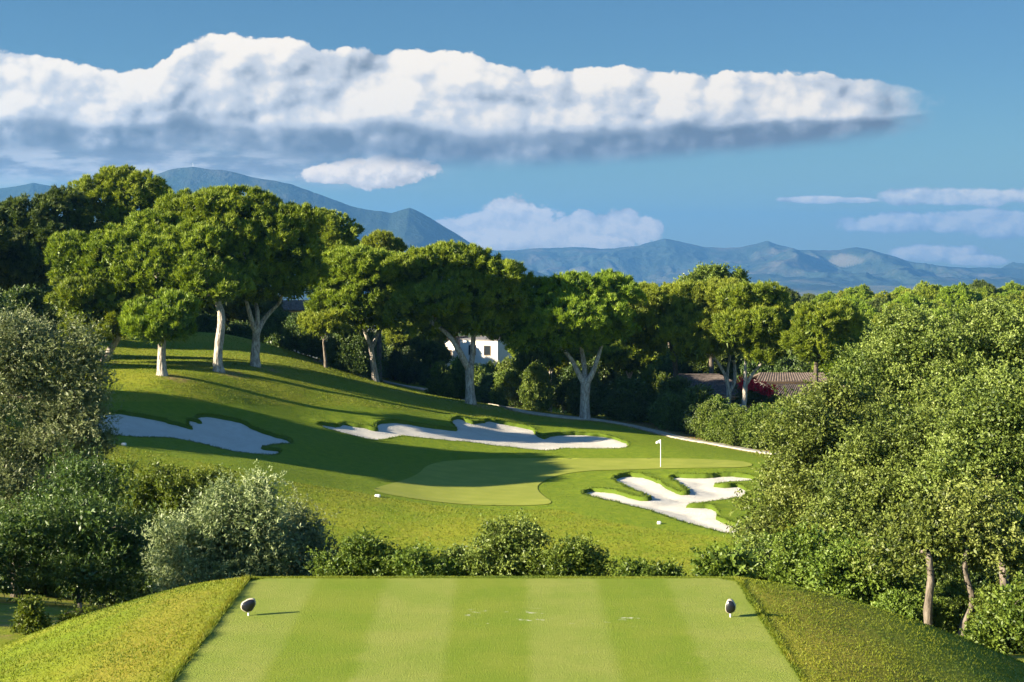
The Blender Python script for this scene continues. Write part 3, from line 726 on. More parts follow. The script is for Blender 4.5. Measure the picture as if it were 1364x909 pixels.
hero_pine('pale pine with thin crossing trunks before the tiled roof', (966,560),
    [[(966,572,5.2,0),(970,540,4.2,0),(971,520,4,0)],[(971,522,3.2,0),(965,498,2.6,0),(950,475,2.2,0)],[(972,522,3.2,0),(979,505,2.8,1),(978,480,2.2,1)],[(970,522,2.6,0),(969,500,2.2,2),(972,475,2,2)]],
    [(945,440,60,40,0),(915,425,40,34,1),(960,400,50,34,2),(925,465,30,22,-1),(985,430,30,34,1)], seed=9, d=168, mat=ALEPPO, limb_r=.10)
hero_pine('pale pine with a cut stub low on its trunk, before the red flowers', (989,560),
    [[(988,572,5.2,0),(991,540,4.4,0),(993,512,4,0)],[(993,514,3.2,0),(993,490,2.6,0),(994,470,2,0)],[(994,512,3.2,0),(1003,498,2.6,1),(1014,485,2.2,1)],[(988,550,3.4,-.4),(986,543,3.4,-.6),(985,539,3.2,-.6)]],
    [(1010,430,52,44,0),(1000,400,45,28,1),(1040,445,30,36,0),(1020,465,38,26,0),(980,445,28,24,-1)], seed=10, d=165, limb_r=.10)
hero_pine('bright umbrella pine partly behind the big broadleaf tree at the right', (1085,560),
    [[(1085,570,5,0),(1086,520,4.2,0),(1088,480,3.4,0)]],
    [(1090,440,42,40,0),(1070,455,28,26,0),(1120,430,34,34,1),(1095,470,36,22,-1)], seed=11, d=160, tmat=DARKBARK)
hero_pine('small bright pine with a thin grey trunk at the dark hedge by the path', (434,490),
    [[(434,494,3,0),(433,475,2.4,0),(431,455,2,0)]],
    [(433,435,30,16,0),(448,430,20,14,0),(415,432,18,14,1)], tmat=GREYBARK, seed=12, d=166, mat=ALEPPO, limb_r=.06)
# pines further back on the left hill
hero_pine('tall sunlit pine standing highest against the sky at the left', (165,440),
    [[(165,440,6,0),(162,380,5,0),(158,310,3.6,0)]],
    [(130,262,38,36,0),(180,258,40,34,0),(155,245,34,24,1),(205,270,20,26,0),(150,290,50,30,0),(140,330,40,30,0)], seed=13, d=178, mat=ALEPPO, tmat=DARKBARK, up=.5)
hero_pine('shaded pine with sunlit top at the far left behind the tall sunlit pine', (60,430),
    [[(60,440,6,0),(58,380,5,0),(50,320,4,0)],[(58,380,4,0),(75,340,3,0),(85,300,2.4,0)]],
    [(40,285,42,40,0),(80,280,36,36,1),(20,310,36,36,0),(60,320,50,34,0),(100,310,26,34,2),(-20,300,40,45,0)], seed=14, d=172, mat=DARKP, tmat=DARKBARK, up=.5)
hero_pine('dark bushy pine at the left edge above the big olive tree', (20,470),
    [[(20,470,5,0),(20,430,4.5,0),(22,390,4,0)]],
    [(15,380,52,48,0),(45,400,36,40,0),(-25,370,45,50,0),(30,430,40,30,-1)], seed=15, d=168, mat=DARKP, tmat=DARKBARK, up=.4)
hero_pine('round topped bright pine behind the forked white limbed pine', (440,440),
    [[(440,440,4,0),(440,390,3.4,0),(440,345,2.6,0)]],
    [(440,305,36,30,0),(425,300,22,22,0),(458,318,22,24,0),(440,335,36,26,0)], seed=16, d=196, mat=ALEPPO, tmat=DARKBARK, up=.5)
hero_pine('small round pine top showing just above the slender forked pine', (505,440),
    [[(505,445,4,0),(505,390,3.4,0),(506,350,2.6,0)]],
    [(505,325,28,20,0),(490,330,16,16,0),(520,335,18,18,0),(505,350,30,20,0)], seed=17, d=205, mat=ALEPPO, tmat=DARKBARK, up=.5)

# pines outside the left of the picture whose shadows cross the bunkers, and the woods behind
proto = []
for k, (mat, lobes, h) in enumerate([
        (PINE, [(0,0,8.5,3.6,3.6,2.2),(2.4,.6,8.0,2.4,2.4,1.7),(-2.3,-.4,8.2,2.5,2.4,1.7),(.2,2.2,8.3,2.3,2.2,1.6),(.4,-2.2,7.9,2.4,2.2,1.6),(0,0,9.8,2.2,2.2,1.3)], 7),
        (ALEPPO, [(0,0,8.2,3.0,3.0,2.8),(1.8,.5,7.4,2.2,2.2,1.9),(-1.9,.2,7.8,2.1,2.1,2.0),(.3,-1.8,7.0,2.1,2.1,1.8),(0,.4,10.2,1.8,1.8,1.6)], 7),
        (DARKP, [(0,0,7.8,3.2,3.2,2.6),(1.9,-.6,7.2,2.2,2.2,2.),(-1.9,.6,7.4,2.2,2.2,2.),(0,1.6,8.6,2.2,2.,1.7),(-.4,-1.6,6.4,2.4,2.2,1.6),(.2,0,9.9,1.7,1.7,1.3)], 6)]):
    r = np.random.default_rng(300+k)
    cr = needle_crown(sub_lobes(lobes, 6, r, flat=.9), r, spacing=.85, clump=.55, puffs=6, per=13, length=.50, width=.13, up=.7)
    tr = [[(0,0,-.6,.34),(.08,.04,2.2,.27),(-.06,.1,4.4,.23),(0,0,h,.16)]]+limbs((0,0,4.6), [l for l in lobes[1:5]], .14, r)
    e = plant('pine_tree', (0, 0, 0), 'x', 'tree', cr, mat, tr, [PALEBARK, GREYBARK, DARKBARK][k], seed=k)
    proto.append([e, False])
def grow_at(p, x, y, s, rz, label, group, sz=1.0, sink=.1):
    e, used = proto[p]
    if used: e = copy_tree(e)
    proto[p][1] = True
    e.location = (x, y, float(height(x, y))-sink); e.scale = (s, s, s*sz); e.rotation_euler = (0, 0, rz)
    return tag(e, label, 'tree', group)
r = np.random.default_rng(41)
for x, y, s, p in [(-42,112,.82,0),(-42,117,.86,0),(-42,122,.86,1),(-47.5,114.5,.90,1),(-47.5,119.5,.92,0)]:
    grow_at(p, x, y, s, r.uniform(0, 6.28), 'green pine standing on the hillside beyond the left edge of the picture', 'pines beyond the left edge')
# dark wood behind the left hill
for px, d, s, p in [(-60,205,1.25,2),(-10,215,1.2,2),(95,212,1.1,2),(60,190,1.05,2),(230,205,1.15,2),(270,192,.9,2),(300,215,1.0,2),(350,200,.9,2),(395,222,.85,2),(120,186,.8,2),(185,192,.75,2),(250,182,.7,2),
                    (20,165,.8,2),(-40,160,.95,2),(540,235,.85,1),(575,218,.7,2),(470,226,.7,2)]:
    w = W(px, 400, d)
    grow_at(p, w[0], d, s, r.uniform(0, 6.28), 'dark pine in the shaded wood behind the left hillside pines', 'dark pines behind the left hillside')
pts = []
def far_ok(x, y, m): return all((x-a)**2+(y-b)**2 > m*m for a, b in pts)
tries = 0
while len(pts) < 190 and tries < 9000:
    tries += 1
    u = r.random(); d = 183+u**1.5*400; px = r.uniform(640, 1500)
    x = (px-UC)/FPX*d
    if d < 240 and 600 < px < 700: continue
    if d < 205 and 850 < px < 1110: continue
    if far_ok(x, d, 4.6+d*.011): pts.append((x, d))
for x, d in pts:
    p = int(r.choice([0, 0, 0, 1, 1, 2])); s = r.uniform(.72, .98)*(1.0+.2*min(1, (d-180)/200))
    grow_at(p, x, d, s, r.uniform(0, 6.28), ['green pine crown in the wood stretching away behind the green', 'yellowish pine crown in the wood stretching away behind the green', 'dark pine crown in the wood stretching away behind the green'][p], ['green pines of the wood', 'yellowish pines of the wood', 'dark pines of the wood'][p], r.uniform(.9, 1.15))

# --- broadleaf trees, olives and shrubs near the tee
def broad(label, cat, base_px, d, lobes_px, mat, seed, trunk_px=None, tmat=GREYBARK, name='broadleaf_tree', sub=9, zlow=None, group=None, nolimb=False, **kw):
    r = np.random.default_rng(seed+500)
    x = (base_px-UC)/FPX*d; org = np.array([x, d, float(height(x, d))-.1])
    L = [lobe(a, b, c, e, d, org, dd, .95) for a, b, c, e, dd in lobes_px]
    if cat == 'shrub':          # bushes are leafy down to the ground
        for l in list(L):
            z, k_ = l[2], 0
            while z-l[5]*.7 > .25 and k_ < 7:
                z -= l[5]*1.15; k_ += 1
                L.append((l[0]*.9, l[1]*.9, z, l[3]*.9, l[4]*.9, l[5]))
    low = min(l[2]-l[5] for l in L)
    cr = leaf_crown(sub_lobes(L, sub, r, .24, .46, .95, .74, .5), r, **kw)
    V, F, tint = cr
    k = 4; above = V.reshape(-1, k, 3)[:, 0, 2] > .02          # nothing grows under the ground
    V = V.reshape(-1, k, 3)[above].reshape(-1, 3); tint = tint[above]; F = np.arange(len(V)).reshape(-1, k)
    if trunk_px: paths = [px_path(tp, d, org) for tp in trunk_px]; paths[0].insert(0, (paths[0][0][0], paths[0][0][1], -.5, paths[0][0][3]*1.15))
    else:
        h = max(.3, low+.5); paths = [[(0, 0, -.3, .05+.012*h), (.05, .02, h*.5, .05), (0, .05, h, .04)]]
    tops = [np.array(p[-1][:3]) for p in paths]
    if not nolimb:
        for l in L:
            near = min(range(len(tops)), key=lambda i: np.linalg.norm(tops[i]-np.array(l[:3])))
            paths += limbs(tops[near], [l], max(.03, paths[near][-1][3]*.7), r)
    return plant(name, org, label, cat, (V, F, tint), mat, paths, tmat, group, seed)

big = dict(spacing=.46, clump=.30, twigs=6, per=11, ll=.100, lw=.055, tl=.42, up=.4)
broad('tall olive green oak at the back of the right hand thicket', 'tree', 1262, 80,
      [(1250,462,78,52,0),(1180,482,58,48,0),(1330,472,66,56,0),(1395,500,60,70,0),(1140,515,42,42,-1),(1260,530,90,50,-1),(1200,438,36,28,0),(1290,430,42,26,1),(1150,560,50,40,0),(1350,430,30,24,1)],
      OAK, 1, [[(1262,640,9,0),(1255,590,7,0),(1245,540,6,0),(1235,490,4,0)]], spacing=.56, clump=.34, twigs=6, per=11, ll=.125, lw=.066, tl=.50, up=.45)
broad('rounded pale oak nearest the right bunker at the left side of the thicket', 'tree', 1090, 62,
      [(1095,565,66,58,0),(1060,605,52,46,0),(1130,612,58,56,0),(1085,655,68,46,-1),(1028,672,42,36,0),(1150,565,46,46,1),(1010,705,34,28,0),(1110,525,34,26,1)], OAK, 2,
      [[(1090,800,7,0),(1092,740,6,0),(1095,680,5,0)],[(1095,690,4,0),(1080,640,3.4,0),(1075,610,2.4,0)]], **big)
broad('full oak in the middle of the right hand thicket with glinting leaves', 'tree', 1195, 57,
      [(1200,595,66,58,0),(1175,650,70,56,-1),(1245,570,56,46,1),(1125,700,54,42,-1),(1215,690,66,48,-1),(1150,620,46,46,0)], OAK, 3,
      [[(1195,830,8,0),(1192,760,7,0),(1196,690,5,0)]], **big)
broad('shaded oak reaching out of the picture at the right edge', 'tree', 1335, 53,
      [(1330,590,66,62,0),(1298,640,70,56,0),(1372,650,66,76,0),(1335,530,56,38,1),(1290,575,46,44,1),(1400,570,50,60,0)], OAK, 4,
      [[(1335,850,9,0),(1338,780,7.5,0),(1330,690,6,0)]], **big)
broad('oak with two bare brown trunks showing above the right bank', 'tree', 1238, 46,
      [(1270,722,70,40,1),(1205,735,52,42,1),(1335,735,56,46,1),(1300,690,58,40,1),(1240,700,46,36,1)], OAK, 5,
      [[(1238,860,8,0),(1236,815,7,0),(1240,770,6,0),(1236,735,5,0)],[(1276,868,7,.3),(1285,830,6,.3),(1296,800,5,.3),(1285,760,4.6,.3),(1290,725,4,.3)]], GREYBARK, **big)
sm = dict(spacing=.40, clump=.28, twigs=5, per=11, ll=.10, lw=.056, tl=.34)
for i, (px, d, L, lab, mat) in enumerate([
    (1150,50,[(1150,770,52,36,0),(1110,755,36,32,0),(1190,790,36,30,0),(1160,740,40,30,0)],'bright green shrub under the oaks with its foot on the right bank',SHRUB),
    (1075,52,[(1075,758,42,32,0),(1050,735,32,30,0),(1095,730,36,30,0)],'green shrub between the right tee marker and the oak thicket',SHRUB),
    (1005,54,[(1005,742,38,30,0),(985,760,28,20,0),(1030,755,32,24,0)],'pale shrub directly behind the right corner of the tee',OAK),
    (955,38,[(955,762,22,14,0),(975,755,20,14,0)],'low small shrub at the back edge of the tee, left of the pale shrub',SHRUB),
    (1345,42,[(1345,830,42,34,0),(1375,800,40,40,0),(1310,850,24,18,0)],'leafy shrub in the lower right corner above the bank',SHRUB)]):
    broad(lab, 'shrub', px, d, L, mat, 20+i, name='shrub', **sm)
ol = dict(spacing=.40, clump=.30, twigs=6, per=13, ll=.10, lw=.026, tl=.46, up=.45)
broad('big silvery olive tree at the left edge of the picture', 'tree', 25, 50,
      [(45,505,84,66,0),(105,520,46,54,0),(-30,490,80,76,0),(65,585,78,54,0),(20,645,88,54,0),(100,470,40,34,0),(25,450,52,30,0),(120,600,30,40,0),(-50,600,60,70,0)], OLIVE, 6,
      [[(25,850,9,0),(20,780,8,0),(28,700,7,0),(30,640,5,0)],[(24,720,5,0),(60,660,4,0),(75,600,3,0)]], GREYBARK, name='olive_tree', **ol)
_o = broad('dark shaded tree below the big silvery olive at the left edge', 'tree', 110, 43,
      [(60,715,90,54,0),(140,715,60,56,0),(-10,745,70,60,0),(110,770,70,46,0),(175,740,36,44,1),(120,650,50,40,2)], MASTIC, 7,
      [[(110,850,6,0),(105,810,5,0),(110,760,4,0)]], GREYBARK, name='olive_tree', **ol)
for x, y, s_ in [(-20.5,34,1.3),(-22.5,38,1.35),(-24,42,1.35),(-19,30,1.2)]:
    c_ = copy_tree(_o); c_.location = (x, y, float(height(x, y))-.1); c_.scale = (s_, s_, s_*1.0); c_.rotation_euler = (0, 0, x); c_.name = 'shade_tree'
    tag(c_, 'dark olive growing beyond the left edge of the picture', 'tree', 'olives beyond the left edge')
broad('pale silver green olive bush in front of the fairway, sunlit on its left', 'shrub', 300, 39.5,
      [(300,705,72,46,0),(352,682,34,38,0),(262,735,54,40,0),(330,740,70,40,0),(235,715,30,30,0),(310,672,40,24,0)], OLIVE, 8, name='olive_bush', spacing=.33, clump=.26, twigs=6, per=13, ll=.085, lw=.024, tl=.40, up=.5)
broad('darker olive bush at the right side of the pale one', 'shrub', 405, 41,
      [(402,728,40,42,0),(425,745,30,30,0),(385,700,30,28,1)], OLIVE, 9, name='olive_bush', spacing=.36, clump=.26, twigs=6, per=12, ll=.085, lw=.024, tl=.38, up=.5)
for i, (px, d, L, lab, mat) in enumerate([
    (230,76,[(230,655,36,30,0),(275,655,36,28,0),(205,640,24,24,0),(180,660,30,30,0),(290,640,20,18,0)],'yellow green feathery bush behind the pale olive bush',LIME),
    (165,78,[(160,640,26,30,0),(130,660,30,34,0),(150,690,40,30,0)],'yellow green bush beside the trunk side of the big olive',LIME),
    (480,37,[(478,742,40,26,0),(520,748,34,22,0),(450,752,30,22,0)],'low dark green shrub right of the olive bushes behind the tee',SHRUB),
    (560,36.5,[(556,755,34,20,0),(585,760,30,15,0)],'lowest shrub in the row behind the middle of the tee',SHRUB),
    (655,37,[(650,738,48,34,0),(695,728,30,30,0),(620,752,30,22,0),(665,718,26,20,0)],'highest shrub in the row behind the middle of the tee',OAK),
    (760,36.5,[(758,745,36,26,0),(785,752,28,20,0),(735,752,28,20,0)],'rounded shrub right of the highest shrub behind the tee',SHRUB),
    (860,36,[(850,764,30,12,0),(880,766,26,10,0)],'thin line of shrub tips at the back edge of the tee',SHRUB),
    (38,31,[(38,822,15,18,0),(30,838,18,12,0),(48,838,12,10,0)],'little yellow green sapling in the lower left corner',LIME),
    (105,33,[(100,830,16,8,0),(118,826,10,6,0)],'tiny pale weed clump at the foot of the left bank',LIME)]):
    broad(lab, 'shrub', px, d, L, mat, 30+i, name='shrub', **(sm if d > 40 else dict(spacing=.2, clump=.14, twigs=5, per=9, ll=.06, lw=.032, tl=.2)))

# --- hedge of big shrubs along the far side of the cart path
r = np.random.default_rng(77)
hedge = []
for k, (mat, nm) in enumerate(((MASTIC, 'dark'), (SHRUB, 'green'), (LIME, 'fresh'))):
    L = [(0,0,1.5,1.5,1.3,1.3),(1.0,.1,1.1,1.0,1.0,1.0),(-1.0,0,1.2,1.0,1.0,1.1),(.1,.2,2.5,1.0,.9,.9),(.2,-.6,.9,1.2,.8,.9)]
    cr = leaf_crown(sub_lobes(L, 6, r), r, spacing=.36, clump=.24, twigs=4, per=9, ll=.16, lw=.085, tl=.36)
    V, F, tint = cr; V4 = V.reshape(-1, 4, 3); ok = V4[:, 0, 2] > .0; V = V4[ok].reshape(-1, 3); tint = tint[ok]; F = np.arange(len(V)).reshape(-1, 4)
    tr = [[(0,0,-.3,.10),(.05,0,.8,.07),(0,.05,1.6,.04)],[(.1,.05,-.2,.07),(.5,.1,.9,.05),(.9,.1,1.3,.03)],[(-.1,0,-.2,.07),(-.5,.05,.9,.05),(-.9,0,1.4,.03)]]
    hedge.append([plant('large_shrub', (0, 0, 0), 'x', 'shrub', (V, F, tint), mat, tr, DARKBARK, seed=60+k, trunk_name='stems', crown_name='foliage'), False])
def shrub_at(k, x, y, sx, sz, label, group=None):
    e, used = hedge[k]
    if used: e = copy_tree(e)
    hedge[k][1] = True
    e.location = (x, y, float(height(x, y))-.05); e.scale = (sx, sx*.9, sz); e.rotation_euler = (0, 0, r.uniform(0, 6.28))
    return tag(e, label, 'shrub', group)
s_arc = np.r_[0, np.cumsum(np.hypot(*np.diff(PATH, axis=0).T))]
def path_at(f):
    x = np.interp(f*s_arc[-1], s_arc, PATH[:, 0]); y = np.interp(f*s_arc[-1], s_arc, PATH[:, 1]); return x, y
for i in range(34):
    f = i/33; x, y = path_at(f); px = UC+x/y*FPX
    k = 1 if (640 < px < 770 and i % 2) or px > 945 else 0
    off = r.uniform(4.6, 6.6) if px < 940 else r.uniform(4.5, 6)
    s = r.uniform(.95, 1.3); hgt = r.uniform(1.1, 1.5) if px < 780 else r.uniform(.95, 1.25)
    if px > 945: hgt *= .82
    if 585 < px < 685: hgt *= .86
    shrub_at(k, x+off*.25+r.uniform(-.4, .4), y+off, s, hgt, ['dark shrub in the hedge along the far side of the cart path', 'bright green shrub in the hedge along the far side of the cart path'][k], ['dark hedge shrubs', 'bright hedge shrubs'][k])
    if px < 960 and not 575 < px < 690:
        shrub_at(0, x+1.5+r.uniform(-.6, .6), y+off+3.2+r.uniform(-.5, 1.), s*1.25, hgt*1.35, 'taller dark shrub standing behind the hedge along the cart path', 'tall shrubs behind the hedge')
# hill crest wood edge left of the path start, and shrubs on the crest
for px, d, sx, sz in [(395,176,1.2,1.2),(415,174,1.1,1.1),(372,180,1.3,1.3),(350,184,1.2,1.2),(455,172,1.2,1.3),(475,171,1.0,1.2),(320,188,1.3,1.2),(270,186,1.2,1.1),(240,184,1.3,1.2),(200,180,1.4,1.3),(160,176,1.3,1.3),(120,170,1.4,1.4),(75,160,1.5,1.5),(30,150,1.5,1.6),(-20,140,1.6,1.7)]:
    w = W(px, 440, d); shrub_at(0, w[0], d, sx, sz, 'dark shrub at the wood edge behind the crest of the left hillside', 'shrubs behind the hillside crest')
for px, d, sx, sz in [(880,178,1.0,1.5),(868,180,.8,1.7)]:
    w = W(px, 500, d); shrub_at(2, w[0], d, sx, sz, 'pale yellow green young tree beside the tiled roof', 'pale young trees by the roof')

for i, (px, d, sx, sz) in enumerate([(948,158,.95,1.15),(965,155,.9,.95),(984,153,.85,.9),(1003,152,.9,1.0),(1022,152,.95,1.1),(1040,152,1.,1.15),(955,163,1.0,1.2),(978,162,.9,1.),(1015,160,1.,1.1),(1045,160,1.1,1.3),(1065,158,1.2,1.4),(935,165,.9,1.2)]):
    w = W(px, 560, d); shrub_at(1, w[0], d, sx, sz, 'bright leafy shrub in front of the two pale pines by the path end', 'bright shrubs before the pale pines')
for px, d, sx, sz in [(700,200,1.5,1.9),(725,208,1.5,1.8),(750,203,1.5,1.8),(775,210,1.6,1.9),(800,204,1.5,1.8),(825,210,1.6,1.9),(850,206,1.5,1.8),(875,214,1.6,2.),(900,212,1.5,2.),(925,215,1.6,2.1),(950,212,1.6,2.1),(975,214,1.6,2.1),(1000,208,1.6,2.1),(1025,210,1.6,2.2),(1050,206,1.6,2.),(1080,204,1.7,2.1),(1105,200,1.7,2.1),(1135,196,1.7,2.),(1165,200,1.7,2.1)]:
    w = W(px, 500, d); shrub_at(0, w[0], d, sx, sz, 'tall dark shrub under the wood behind the tiled houses', 'dark shrubs behind the houses')
for px, d, sx, sz in [(1205,62,.8,.95),(1240,60,.8,.9),(1275,62,.85,.95),(1310,61,.85,.9),(1345,60,.8,.95),(1380,60,.9,1.),(1180,64,.8,.9),(1290,56,.6,.7),(1255,66,.9,1.1),(1335,67,.9,1.1)]:
    w = W(px, 800, d); shrub_at(0, w[0], d, sx, sz, 'dark undergrowth shrub in the shade below the oak thicket', 'shrubs below the oak thicket')
for px, d, sx, sz in [(1195,47,.42,.5),(1222,49,.4,.42),(1258,47.5,.38,.40),(1300,48,.42,.45),(1325,46,.45,.5),(1360,44,.45,.5),(1170,51,.5,.55),(1275,52,.5,.5)]:
    w = W(px, 800, d); shrub_at(1, w[0], d, sx, sz, 'small leafy shrub among the bare trunk feet of the oak thicket', 'small shrubs among the oak trunks')
for x, y, sx, sz in [(-42,126,1.5,1.6),(-45,126,1.5,1.8),(-40.5,112.5,1.5,1.6),(-40,116,1.5,1.6),(-41,119.5,1.5,1.6),(-41,123,1.4,1.5),(-44,114,1.6,1.9),(-44,119,1.6,1.9)]:  # unseen shrubs added to stop sun passing under the pine crowns
    shrub_at(0, x, y, sx, sz, 'dark shrub added beyond the left edge of the picture to shade the bunker', 'shade shrubs added beyond the left edge')
for px, d, sx, sz in [(20,56,1.,1.3),(70,57,1.,1.2),(120,55,.9,1.1),(-30,56,1.1,1.4),(165,52,.7,.8),(40,62,1.2,1.5),(100,63,1.1,1.3),(205,48,.6,.6),(250,47,.55,.5),(340,47,.6,.55)]:
    w = W(px, 700, d); shrub_at(0, w[0], d, sx, sz, 'dark undergrowth shrub behind the olives at the left', 'shrubs behind the olives')
# --- houses
def box_vf(x0, x1, y0, y1, z0, z1):
    V = [(x, y, z) for z in (z0, z1) for y in (y0, y1) for x in (x0, x1)]
    return V, [[0,2,3,1],[4,5,7,6],[0,1,5,4],[2,6,7,3],[0,4,6,2],[1,3,7,5]]
def box(name, b, mat, parent):
    V, F = box_vf(*b); return mesh(name, V, F, mat, parent)
def tile_slope(name, A, B, Cc, D, mat, parent, pitch=.30, rows=9, amp=.06):
    """A slope of barrel tiles between eave A-B and ridge D-Cc."""
    A, B, Cc, D = [np.array(v, float) for v in (A, B, Cc, D)]
    nu = max(8, int(np.linalg.norm(B-A)/pitch)*4)+1; nv = rows*2+1
    u = np.linspace(0, 1, nu)[None, :, None]; v = np.linspace(0, 1, nv)[:, None, None]
    P = (A*(1-u)+B*u)*(1-v)+(D*(1-u)+Cc*u)*v
    nrm = unit(np.cross(B-A, D-A))
    h = amp*np.abs(np.sin(np.arange(nu)*np.pi/4))[None, :]+.035*((np.arange(nv) % 2)[:, None])+.02
    P = P+h[..., None]*nrm
    Q = P-nrm*.12*1.0; Q = (A*(1-u)+B*u)*(1-v)+(D*(1-u)+Cc*u)*v-nrm*.10
    idx = np.arange(nu*nv).reshape(nv, nu); F = np.c_[idx[:-1, :-1].ravel(), idx[:-1, 1:].ravel(), idx[1:, 1:].ravel(), idx[1:, :-1].ravel()]
    F2 = F[:, ::-1]+nu*nv
    rim = np.r_[idx[0], idx[1:, -1], idx[-1, ::-1][1:], idx[::-1, 0][1:]]
    Fr = np.c_[rim[1:], rim[:-1], rim[:-1]+nu*nv, rim[1:]+nu*nv]
    return mesh(name, np.vstack([P.reshape(-1, 3), Q.reshape(-1, 3)]), np.vstack([F, F2, Fr]), mat, parent)
WHITE = plain('white_render', (.74, .70, .64), .9, .06, 1.5, .2)
OCHRE = plain('ochre_render', (.46, .30, .15), .9, .1, 1.2, .2)
TILE = plain('roof_tile', (.080, .064, .057), .85, .35, 2.6, .2)
TILE2 = plain('roof_tile_sunlit_tone', (.115, .088, .072), .85, .35, 2.6, .2)
GLASS = plain('window_glass', (.02, .025, .03), .08, .1, 1., .5)
FRAME = plain('window_frame', (.30, .22, .15), .6, .1, 3., .3)
def window(parent, x, z, w, h, yf, dirn=-1):
    f = mesh('window', *box_vf(x-w/2-.08, x+w/2+.08, min(yf, yf+dirn*.06), max(yf, yf+dirn*.06), z-.08, z+h+.08), FRAME, parent)
    V, F = box_vf(x-w/2, x+w/2, min(yf+dirn*.05, yf+dirn*.075), max(yf+dirn*.05, yf+dirn*.075), z, z+h); mesh('pane', V, F, GLASS, f)
# the tiled bungalow behind the two pale pines
def bungalow():
    d = 190.; gx = W(940, 500, d); z0 = float(height(gx[0], d))
    e = empty('bungalow', (gx[0], d, z0)); tag(e, 'ochre bungalow with a dull brown tiled hip roof behind the pines', 'house')
    zr = W(940, 500, d)[2]-z0; ze = W(940, 527, d-4.2)[2]-z0
    hx0, hx1, hy = -7.4, 5.6, 4.2
    box('wall', (hx0+.5, hx1-.5, -hy+.5, hy-.5, -.6, ze-.02), OCHRE, e)
    r0, r1 = -3.1, 1.6
    rf = tile_slope('roof', (hx0, -hy, ze), (hx1, -hy, ze), (r1, 0, zr), (r0, 0, zr), TILE, e)
    tile_slope('roof', (hx1, hy, ze), (hx0, hy, ze), (r0, 0, zr), (r1, 0, zr), TILE, e)
    tile_slope('hip', (hx0, hy, ze), (hx0, -hy, ze), (r0, -.01, zr), (r0, .01, zr), TILE, e)
    tile_slope('hip', (hx1, -hy, ze), (hx1, hy, ze), (r1, .01, zr), (r1, -.01, zr), TILE, e)
    V, F = tube([[(r0, 0, zr+.05, .13), ((r0+r1)/2, 0, zr+.05, .13), (r1, 0, zr+.05, .13)]], 8); mesh('ridge_tiles', V, F, TILE, e)
    box('fascia', (hx0+.1, hx1-.1, -hy+.02, -hy+.14, ze-.28, ze-.03), FRAME, e)
    for x in (-4.5, -1.2, 2.6): window(e, x, ze-1.75, 1.3, 1.2, -hy+.5)
bungalow()
def annexe():
    d = 183.; g = W(1052, 520, d); z0 = float(height(g[0], d))
    e = empty('annexe', (g[0], d, z0)); tag(e, 'low annexe with dark lower tile roof and an upper one coloured as sunlit beside the red flowers', 'house')
    ze = W(1052, 534, d-2.5)[2]-z0; zm = W(1052, 513, d)[2]-z0; zt = W(1052, 502, d+3)[2]-z0
    box('wall', (-3.2, 3.4, -2.0, 2.4, -.6, ze-.05), OCHRE, e)
    tile_slope('lower_roof', (-3.5, -2.6, ze), (3.8, -2.6, ze), (3.8, .6, zm), (-1.2, .6, zm), TILE, e)
    box('back_wall', (-3.0, 4.2, 2.45, 6.5, -.6, zm+.1), WHITE, e)
    tile_slope('upper_roof', (-3.6, 1.6, zm+.25), (5.2, 1.6, zm+.25), (4.6, 4.6, zt+.3), (-2.6, 4.6, zt+.3), TILE2, e)  # paler tile colour stands for sunlight on the upper roof
    tile_slope('upper_roof', (5.2, 7.4, zm+.2), (-3.6, 7.4, zm+.2), (-2.6, 4.6, zt+.3), (4.6, 4.6, zt+.3), TILE2, e)
annexe()
def villa():
    d = 222.; g = W(640, 480, d); z0 = float(height(g[0], d)); k = d/FPX
    e = empty('villa', (g[0], d, z0), RAD(-24)); tag(e, 'white villa with a chimney seen between the pine trunks', 'house')
    top = W(640, 452, d)[2]-z0; lt = W(600, 452, d)[2]-z0
    box('wall', (-1.6, 3.9, -3.0, 4.5, -1., top), WHITE, e)
    box('flat_roof', (-1.7, 4.0, -3.1, 4.6, top, top+.16), plain('roof_edge', (.16, .15, .15), .9), e)
    # gabled wing
    V = [(-6.6,-1.5,-1),(-1.62,-1.5,-1),(-1.62,-1.5,lt-1.6),(-4.1,-1.5,lt+.1),(-6.6,-1.5,lt-1.6),(-6.6,4,-1),(-1.62,4,-1),(-1.62,4,lt-1.6),(-4.1,4,lt+.1),(-6.6,4,lt-1.6)]
    mesh('gabled_wing', V, [[0,1,2,3,4],[9,8,7,6,5],[0,4,9,5],[1,6,7,2],[2,7,8,3],[3,8,9,4]], WHITE, e)
    tile_slope('wing_roof', (-6.9,4.2,lt-1.75), (-6.9,-1.8,lt-1.75), (-4.1,-1.8,lt+.16), (-4.1,4.2,lt+.16), TILE, e)
    tile_slope('wing_roof', (-1.63,-1.8,lt-1.6), (-1.63,4.2,lt-1.6), (-4.1,4.2,lt+.16), (-4.1,-1.8,lt+.16), TILE, e)
    c = mesh('chimney', *box_vf(1.6, 2.3, .4, 1.1, top+.17, top+1.3), WHITE, e); mesh('cap', *box_vf(1.5, 2.4, .3, 1.2, top+1.31, top+1.42), WHITE, c)
    for x, z in ((.2, top-1.9), (2.4, top-1.9)): window(e, x, z, .9, 1.2, -3.0)
    window(e, -4.1, lt-2.6, .9, 1.1, -1.5)
villa()
